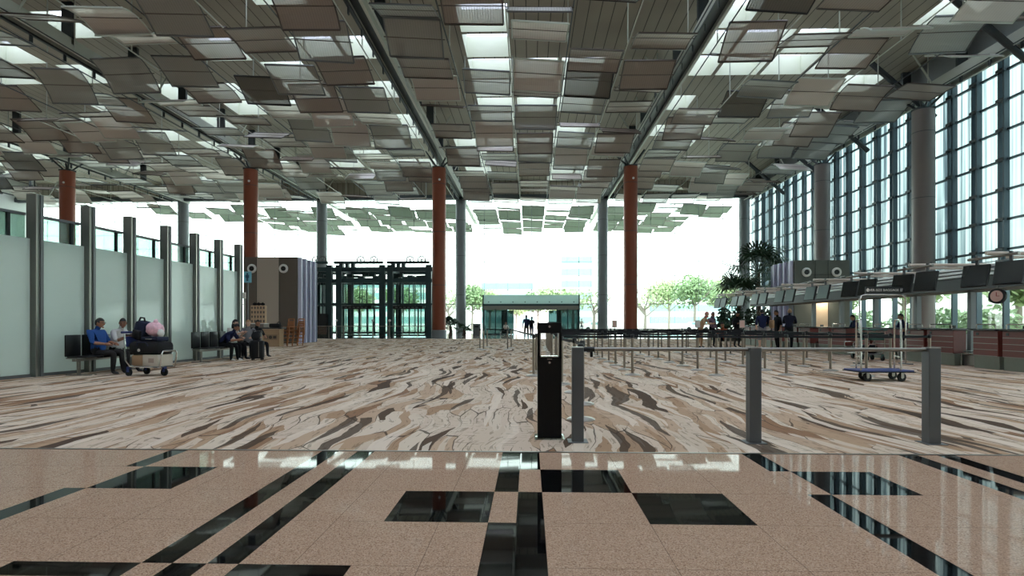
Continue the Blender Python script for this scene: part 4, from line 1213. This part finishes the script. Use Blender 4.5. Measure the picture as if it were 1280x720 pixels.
    def blob(c, r, mi, sub=1):
        mb.mi(mi); bq = bmesh.new(); bmesh.ops.create_icosphere(bq, subdivisions=sub, radius=1)
        for v in bq.verts: v.co = V((c[0] + v.co.x * r[0], c[1] + v.co.y * r[1], c[2] + v.co.z * r[2]))
        mb.add_bm(bq, HM)
    blob((.098, 0, -.012), (.022, .014, .026), SK, 2)
    blob((.085, 0, -.095), (.02, .03, .018), SK, 2)
    for s in (-1, 1):
        blob((-.005, s * .078, -.005), (.02, .010, .03), SK, 2)
        blob((.088, s * .03, .014), (.008, .012, .006), 4)
        blob((.086, s * .032, .034), (.010, .018, .004), 4)
    blob((.090, 0, -.056), (.010, .024, .006), 5)
    # hands
    for s, sd in ((1, 'l'), (-1, 'r')):
        w = V(P['wr' + sd]); e = V(P['el' + sd]); d = (w - e).normalized()
        side = d.cross(V((0, 0, 1)))
        if side.length < .3: side = V((1, 0, 0)) if abs(d.x) < .5 else V((0, 1, 0))
        side.normalize(); nrm = side.cross(d).normalized()
        mb.mi(SK)
        pc = w + d * .05
        mb.tube([w - d * .02, w + d * .02, w + d * .06, w + d * .092], [.026, .034, .038, .03], 8)
        curl = nrm * (-.5)
        for q, (off, ln) in enumerate(((-.03, .062), (-.01, .075), (.01, .070), (.03, .052))):
            b0 = w + d * .08 + side * off
            p1 = b0 + (d + curl * .3).normalized() * ln * .5; p2 = p1 + (d + curl * 1.6).normalized() * ln * .5
            mb.tube([b0, p1, p2], [.0095, .009, .007], 6)
        t0 = w + d * .03 + side * (.034 * s); t1 = t0 + (d * .6 + side * s * .8).normalized() * .035; t2 = t1 + (d + curl * .6).normalized() * .03
        mb.tube([t0, t1, t2], [.011, .010, .008], 6)
    body = mb.build('body', [top, legs, SKINS[skin], shoe, EYE, LIP], base, True)
    # hair
    bh = bmesh.new(); bmesh.ops.create_uvsphere(bh, u_segments=20, v_segments=14, radius=1); head_shape(bh, 1.09)
    dele = [v for v in bh.verts if (v.co.x > .045 and v.co.z < .055) or (v.co.z < (-.02 if not long_hair else -.08) and v.co.x > -.02) or v.co.z < -.07]
    bmesh.ops.delete(bh, geom=dele, context='VERTS')
    hm = MB(); hm.add_bm(bh, HM)
    if long_hair:
        hm.ball((-.035, 0, -.10), (.075, .088, .13), 2, HM)
    hm.build('headscarf' if scarf else 'hair', scarf or hair, base, True)
    if scarf:
        MB().ball((-.01, 0, -.13), (.11, .11, .06), 2, HM).build('scarf_drape', scarf, base, True)
    if glasses:
        g = MB()
        for s in (-1, 1):
            pts = [HM @ V((.10, s * .034 + .024 * cos(a * pi / 4), .014 + .018 * sin(a * pi / 4))) for a in range(9)]
            g.tube(pts, .003, 4); g.tube([HM @ V((.10, s * .058, .016)), HM @ V((0, s * .08, .012))], .003, 4)
        g.build('glasses', BLACKM, base)
    return base, HM, P

BLUE = cloth('blue', (48, 84, 148)); WHT = cloth('white', (206, 204, 204)); BLK = cloth('black', (24, 24, 28)); NVY = cloth('navy', (36, 42, 72)); DK = cloth('charcoal', (44, 42, 42))
BEI = cloth('beige', (190, 160, 130)); PUR = cloth('mauve', (120, 100, 116)); ORG = cloth('rust', (160, 84, 58)); PINK = cloth('pink', (196, 120, 116)); GRY = cloth('grey', (128, 126, 130)); JN = cloth('denim', (48, 56, 84)); TANC = cloth('tan', (176, 140, 108)); WST = cloth('pale', (206, 200, 196))

SC = 1.0
person((-10.33, 13.48, -.045), R(0), 'person in blue polo and dark trousers seated nearest on the bench, glasses', 'sit', BLUE, DK, 'a', bulk=1.16, glasses=True, headyaw=R(10))
person((-10.3, 14.0, -.045), R(-8), 'person in white shirt with dark strap, seated behind the one in blue', 'sit_lean', WHT, DK, 'b', bulk=1.1, headyaw=R(-50))
person((-10.02, 18.35, -.045), R(-4), 'person in navy top bent forward on the bench, white shoes, looking down', 'sit_hunch', NVY, BLK, 'a', shoe=SHOEW, bulk=1.1)
person((-10.02, 18.9, -.045), R(-6), 'person with dark hair seated upright behind the bent one, pale sleeves', 'sit_lean', WST, BLK, 'c', long_hair=True)
person((-9.95, 20.05, -.045), R(-70), 'person with light hair and grey top seated beyond the suitcase', 'sit_up', GRY, BLK, 'c', hair=HAIRB)
person((-9.95, 20.6, -.045), R(-30), 'person in black seated farthest along the left benches', 'sit_up', BLK, BLK, 'a')
ph = empty('smartphone', (-9.53, 18.75, .93), R(-10), 'pale phone held by the dark-haired person on the bench', 'phone')
# walkers by the entrance
x, y = G(658, 424.5)
person((x, y, 0), R(95), 'person in dark blue top walking toward the glass entrance', 'walk', NVY, DK, 'a', sleeve='long', scale=1.03)
x, y = G(664.5, 423.2)
person((x, y, 0), R(80), 'person in black walking right beside the one in dark blue', 'walk', BLK, JN, 'b', sleeve='long', scale=.98)
# waiting group
def grp(u, Y, rz, label, pose, top, legs, **kw):
    return person((XU(u, Y), Y, 0), rz, label, pose, top, legs, **kw)
grp(875, 28.2, R(-40), 'person in beige top and pink headscarf leaning on the queue belt, far left of group', 'lean', BEI, TANC, skin='c', scarf=PINK, sleeve='long')
grp(890, 28.4, R(-60), 'person in mauve headscarf beside the one in beige', 'stand', PUR, BLK, skin='b', scarf=PUR, sleeve='long')
grp(905, 27.6, R(-120), 'person in rust top crouching low in the group', 'crouch', ORG, BLK, skin='a')
grp(921, 28.8, R(-70), 'person in black standing behind the white notice', 'stand', BLK, DK, skin='b', sleeve='long')
grp(953, 25.9, R(85), 'tall person in navy tee and shorts seen from behind, tan bag at side', 'stand', NVY, GRY, skin='c', shorts=True, bulk=1.12, scale=1.04)
grp(972, 26.6, R(190), 'person in black tee facing left beside the navy tee', 'stand', BLK, BLK, skin='a', scale=1.02)
grp(986, 25.7, R(60), 'person in dark jacket with back turned at right end of group', 'lean', cloth('midnight', (30, 32, 48)), BLK, skin='a', hair=HAIRB, sleeve='long', scale=1.05, bulk=1.1)
sb = empty('shoulder_bag', (XU(964, 25.8), 25.75, .98), R(10), 'tan shoulder bag hanging at the navy tee person', 'bag')
MB().rbox((0, 0, .18), (.12, .3, .36), .05).build('body', TANC, sb, True); MB().tube([(0, -.1, .34), (-.1, -.05, .55), (0, .1, .34)], .015, 6).build('strap', TANC, sb)
# staff behind the counters
for u, Y, l in ((1057, 20.6, 'staff person in navy seated behind the near red counters'), (1030, 23.6, 'staff person with dark hair low behind the farther red counters')):
    st = empty('staff_stool', (13.15, Y, 0), 0, 'round black stool under the %s staff person' % ('near' if u > 1040 else 'farther'), 'stool', 'stools behind the counters')
    MB().lathe([(.22, .60), (.22, .66)], n=16).build('seat', BLACKM, st, True); MB().lathe([(.25, 0), (.25, .03), (.03, .05), (.03, .6)], n=14).build('stem', STEEL, st, True)
    person((13.15, Y, .17), R(180), l, 'sit_up', NVY, BLK, 'a')
# two figures outside the facade
x = XU(727, 66); person((x, 66, 0), R(-90), 'person in pale top outside, right of the entrance', 'stand', WST, JN, 'a', scale=.98)
x = XU(632, 57); 
o = empty('low_bench', (x, 57, 0), 0, 'low dark bench by the entrance left side', 'bench')
MB().rbox((0, 0, .4), (1.3, .45, .06), .02).build('seat', DARKG, o); MB().box(-.55, -.48, -.2, .2, 0, .38).box(.48, .55, -.2, .2, 0, .38).build('leg', STEEL, o)
person((x, 56.95, -.04), R(-60), 'small person in white seated on the low bench by the entrance', 'sit_up', WST, BLK, 'a')
bn = empty('litter_bin', (XU(596, 55), 55, 0), 0, 'dark boxy litter bin left of the entrance doors', 'bin')
MB().rbox((0, 0, .55), (.7, .5, 1.1), .03).build('body', DSTEEL, bn); MB().rbox((0, 0, 1.13), (.76, .56, .06), .02).build('lid', BEAMD, bn); MB().box(-.2, .2, -.26, -.25, .8, .95).build('slot', BLACKM, bn)

bpy.data.objects.remove(ph)

# ------------------------------------------------------------------ palms and planting
def palm(loc, h, n, ln, label, seed):
    rr = random.Random(seed); o = empty('fan_palm', loc, 0, label, 'palm')
    MB().tube([(0, 0, 0), (.05, 0, h * .5), (0, .02, h)], [.2, .15, .13], 10).build('trunk', BARK, o, True)
    for i in range(n):
        a = 2 * pi * i / n + rr.uniform(-.2, .2); el = rr.uniform(-.35, 1.15)
        mb = MB(); st = V((cos(a) * cos(el), sin(a) * cos(el), sin(el)))
        L = ln * rr.uniform(.8, 1.1); p0 = V((0, 0, h)); p1 = p0 + st * L * .55 + V((0, 0, .05)); 
        mb.tube([p0, (p0 + p1) / 2 + V((0, 0, .1)), p1], .022, 5)
        side = st.cross(V((0, 0, 1))).normalized(); nr = side.cross(st).normalized()
        for q in range(15):
            b = (q - 7) / 7 * 1.9
            d = (st * cos(b) + side * sin(b)); l2 = L * .62 * (1 - .25 * abs(b) / 1.9)
            t1 = p1 + d * l2 * .6; t2 = p1 + d * l2 + V((0, 0, -.38 * l2))
            w = nr.cross(d).normalized() * .055
            mb.quad(p1 - w * .3, t1 - w, t1 + w, p1 + w * .3)
            mb.quad(t1 - w, t2 - w * .1, t2 + w * .1, t1 + w)
        mb.build('frond', PALMG, o)
    return o
palm((XU(948, 42), 42, .55), 4.3, 26, 2.6, 'tallest fan palm behind the far check-in monitors', 3)
palm((XU(923, 38.9), 38.9, .0), 2.9, 20, 2.1, 'shorter fan palm to the left of the tallest palm', 5)
palm((XU(968, 46), 46, .0), 3.6, 20, 2.2, 'fan palm on the right touching the green-grey block', 9)
pb = tag(MB().rbox((XU(944, 41), 41, .3), (5.6, 3.4, .6), .05).build('planter_box', STONE), 'low stone planter under the fan palms', 'planter')

def leafy(mb, c, r, n, rr, sz):
    for i in range(n):
        d = V((rr.gauss(0, 1), rr.gauss(0, 1), rr.gauss(0, 1))); d.normalize()
        p = V(c) + V((d.x * r[0], d.y * r[1], d.z * r[2])) * (rr.random() ** .4)
        a = V((rr.uniform(-1, 1), rr.uniform(-1, 1), rr.uniform(-1, 1))).normalized(); b = a.orthogonal().normalized()
        s = sz * rr.uniform(.6, 1.3)
        mb.quad(p - a * s, p - b * s * .6, p + a * s, p + b * s * .6)
def bush(loc, r, n, label, seed, m=LEAF, sz=.16, name='shrub', group=None):
    o = empty(name, loc, 0, label, 'shrub', group); rr = random.Random(seed)
    mb = MB(); leafy(mb, (0, 0, r[2]), r, n, rr, sz); mb.build('foliage', m, o)
    st = MB()
    for q in range(4): st.tube([(0, 0, 0), (rr.uniform(-.5, .5) * r[0], rr.uniform(-.5, .5) * r[1], r[2])], .03, 5)
    st.build('stems', BARK, o)
    return o
for i, (u, Y) in enumerate(((905, 38.5), (922, 38.7), (940, 38.6), (957, 38.8))):
    bush((XU(u, Y), Y, 0), (.5, .5, 1.15), 380, 'dark green shrub before the palm planter, %s from left' % ORD[i], i, PALMG, .16, 'shrub', 'shrubs before the palm planter')
palm((XU(563, 52), 52, .0), .9, 12, 1.0, 'small palm plant beside the red column near the lifts', 12)
palm((XU(580, 52.5), 52.5, .0), .6, 12, .9, 'smaller palm plant right of the red column near the lifts', 13)

# ------------------------------------------------------------------ outdoors
tag(MB().box(-160, 140, YF + 1.2, 260, -.32, -.02).box(XR + .2, 140, -20, YF + 1.2, -.32, -.02).build('ground', PAVE), kind='structure')
tag(MB().box(-120, 110, 86, 96, -.02, 0).build('road', ROAD), kind='structure')
def tree(loc, h, r, label, seed, m=LEAF2, name='street_tree', bare=False, n=1500):
    rr = random.Random(seed); o = empty(name, loc, 0, label, 'tree', 'trees outside the glass facade')
    tk = MB(); tk.tube([(0, 0, 0), (.1, 0, h * .35), (0, .1, h * .6)], [.28, .2, .12], 8)
    for q in range(9 if bare else 6):
        a = rr.uniform(0, 2 * pi); e = rr.uniform(.5, 1.1); L = r * rr.uniform(.7, 1.1)
        b = V((0, 0, h * rr.uniform(.3, .55))); c = b + V((cos(a) * L * .6, sin(a) * L * .6, L * .5)); d = c + V((cos(a) * L * .4, sin(a) * L * .4, L * .45))
        tk.tube([b, c, d], [.12, .08, .03], 6)
        if bare:
            for z in range(3):
                f = c + V((rr.uniform(-1, 1), rr.uniform(-1, 1), rr.uniform(.3, 1.2))) * L * .4; tk.tube([c, f], [.05, .02], 5)
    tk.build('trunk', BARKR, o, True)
    mb = MB()
    if bare: leafy(mb, (0, 0, h * .75), (r, r, h * .25), 160, rr, .28)
    else:
        for q in range(7):
            a = rr.uniform(0, 2 * pi); q2 = rr.uniform(0, .6) * r
            leafy(mb, (cos(a) * q2, sin(a) * q2, h * rr.uniform(.55, .82)), (r * .6, r * .6, h * .2), n // 7, rr, .34)
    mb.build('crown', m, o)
    return o
tl = [(590, 104, 8.5, 4.0, 0), (612, 118, 8.6, 4.2, 0), (645, 128, 7.8, 4, 0), (672, 112, 7.5, 3.6, 0), (700, 101, 8.0, 3.8, 0), (742, 82, 6.0, 2.9, 1), (716, 90, 6.2, 2.6, 1), (806, 92, 6.6, 3.0, 1), (836, 108, 9.8, 4.6, 0), (868, 93, 9.6, 4.4, 0), (905, 102, 10.4, 4.6, 0), (560, 97, 7.2, 3, 1), (500, 108, 8.4, 4, 0), (450, 98, 7.5, 4.0, 0), (350, 110, 8.5, 5, 0), (935, 112, 10, 4.6, 0)]
for i, (u, Y, h, r, bare) in enumerate(tl):
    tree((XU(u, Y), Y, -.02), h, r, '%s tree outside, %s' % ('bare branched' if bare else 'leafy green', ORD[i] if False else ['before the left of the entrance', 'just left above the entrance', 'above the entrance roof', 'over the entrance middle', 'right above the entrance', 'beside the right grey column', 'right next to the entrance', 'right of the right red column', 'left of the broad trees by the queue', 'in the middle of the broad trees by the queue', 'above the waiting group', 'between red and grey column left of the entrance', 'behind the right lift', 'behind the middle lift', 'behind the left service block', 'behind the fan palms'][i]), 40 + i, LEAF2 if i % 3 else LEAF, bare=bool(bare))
def far_building(u0, u1, Y, z1, label, floors, m=BLDG):
    x0, x1 = XU(u0, Y), XU(u1, Y)
    o = empty('far_building', ((x0 + x1) / 2, Y, -.02), 0, label, 'building'); w = (x1 - x0) / 2
    MB().box(-w, w, 0, 14, 0, z1).build('wall', m, o)
    for f in range(floors):
        z = 1.2 + f * (z1 - 1) / floors
        MB().box(-w + .4, w - .4, -.06, .02, z, z + (z1 - 1) / floors * .55).build('window_band', BLDGG, o)
    MB().box(-w - .3, w + .3, -.4, 14.3, z1, z1 + .4).build('roof_edge', m, o)
far_building(425, 560, 150, 13.5, 'pale low building beyond the lifts outside', 4)
far_building(600, 668, 165, 14, 'pale banded building above the entrance at left', 4)
far_building(700, 742, 160, 21, 'taller pale building outside, right of the entrance', 6)
far_building(810, 930, 170, 11.5, 'low pale building behind the broad trees', 3)
def car(loc, rz, label):
    o = empty('car', loc, rz, label, 'car')
    prof = [(-2.1, .35), (-2.1, .8), (-1.5, .92), (-.9, 1.42), (.6, 1.45), (1.25, .95), (2.0, .82), (2.15, .4)]
    mb = MB(); n = len(prof)
    for s in (-.82, .82):
        for (x, z) in prof: mb.v.append((x, s, z))
    mb.face(list(range(n))); mb.face(list(range(n, 2 * n))[::-1])
    for i in range(n): mb.face((i, n + i, n + (i + 1) % n, (i + 1) % n))
    mb.build('body', CARW, o)
    MB().box(-.85, .55, -.835, .835, .98, 1.32).build('side_window', BLDGG, o)
    for x in (-1.3, 1.3):
        for s in (-1, 1): MB().lathe([(.2, -.1), (.32, -.1), (.32, .1), (.2, .1)], M=Mx.Rotation(R(90), 4, 'X'), c=(x, s * .78, .32), n=16).build('wheel', RUBBER, o)
car((XU(745, 89), 89, 0), 0, 'white car on the road right of the entrance')
car((XU(690, 88), 88, 0), pi, 'white car seen through the entrance doorway')
car((XU(870, 90), 90, 0), 0, 'white car behind the waiting group')
# hedge and planting seen through the right wall
for i in range(10):
    y = 22 + i * 4.2
    bush((XR + 3.0 + (i % 3) * .5, y, -.02), (1.3, 1.95, 1.15), 900, 'hedge shrub outside the right glass wall, %s from camera' % ORD[i], 70 + i, LEAF, .18, 'hedge_shrub', 'hedge outside the right glass wall')
for i in range(7):
    y = 24 + i * 6.5
    o = tree((XR + 9 + (i % 2) * 3, y, -.02), 6.5 + (i % 3), 3.2, 'leafy tree outside the right glass wall, %s from camera' % ORD[i], 90 + i, LEAF2, n=1100)
    o['group'] = 'trees outside the right wall'
tag(MB().box(XR + 22, XR + 34, -5, 75, -.02, 9).box(XR + 21.9, XR + 22, -5, 75, 1.2, 2.4).build('side_building', BLDG), 'long pale building beyond the trees at the right wall', 'building')

# ------------------------------------------------------------------ light, camera
w = bpy.data.worlds.new('overcast'); sc.world = w; w.use_nodes = True
bg = w.node_tree.nodes['Background']; bg.inputs[0].default_value = (.94, .98, 1.0, 1); bg.inputs[1].default_value = 5.0

cam = bpy.data.cameras.new('camera'); co = bpy.data.objects.new('camera', cam); COL.objects.link(co)
cam.sensor_width = 36; cam.lens = F / 1280 * 36; cam.shift_y = (VPY - 360) / 1280
co.location = (0, 0, HC); co.rotation_euler = (R(90), 0, YAW); cam.clip_end = 600; cam.clip_start = .05
sc.camera = co
sc.view_settings.view_transform = 'Standard'; sc.view_settings.look = 'None'; sc.view_settings.gamma = 1; sc.view_settings.use_curve_mapping = False
sc.view_settings.exposure = 0.45
cy = sc.cycles
cy.max_bounces = 8; cy.diffuse_bounces = 5; cy.glossy_bounces = 4; cy.transmission_bounces = 6; cy.transparent_max_bounces = 16
cy.sample_clamp_indirect = 8; cy.caustics_reflective = False; cy.caustics_refractive = False
cy.use_denoising = True
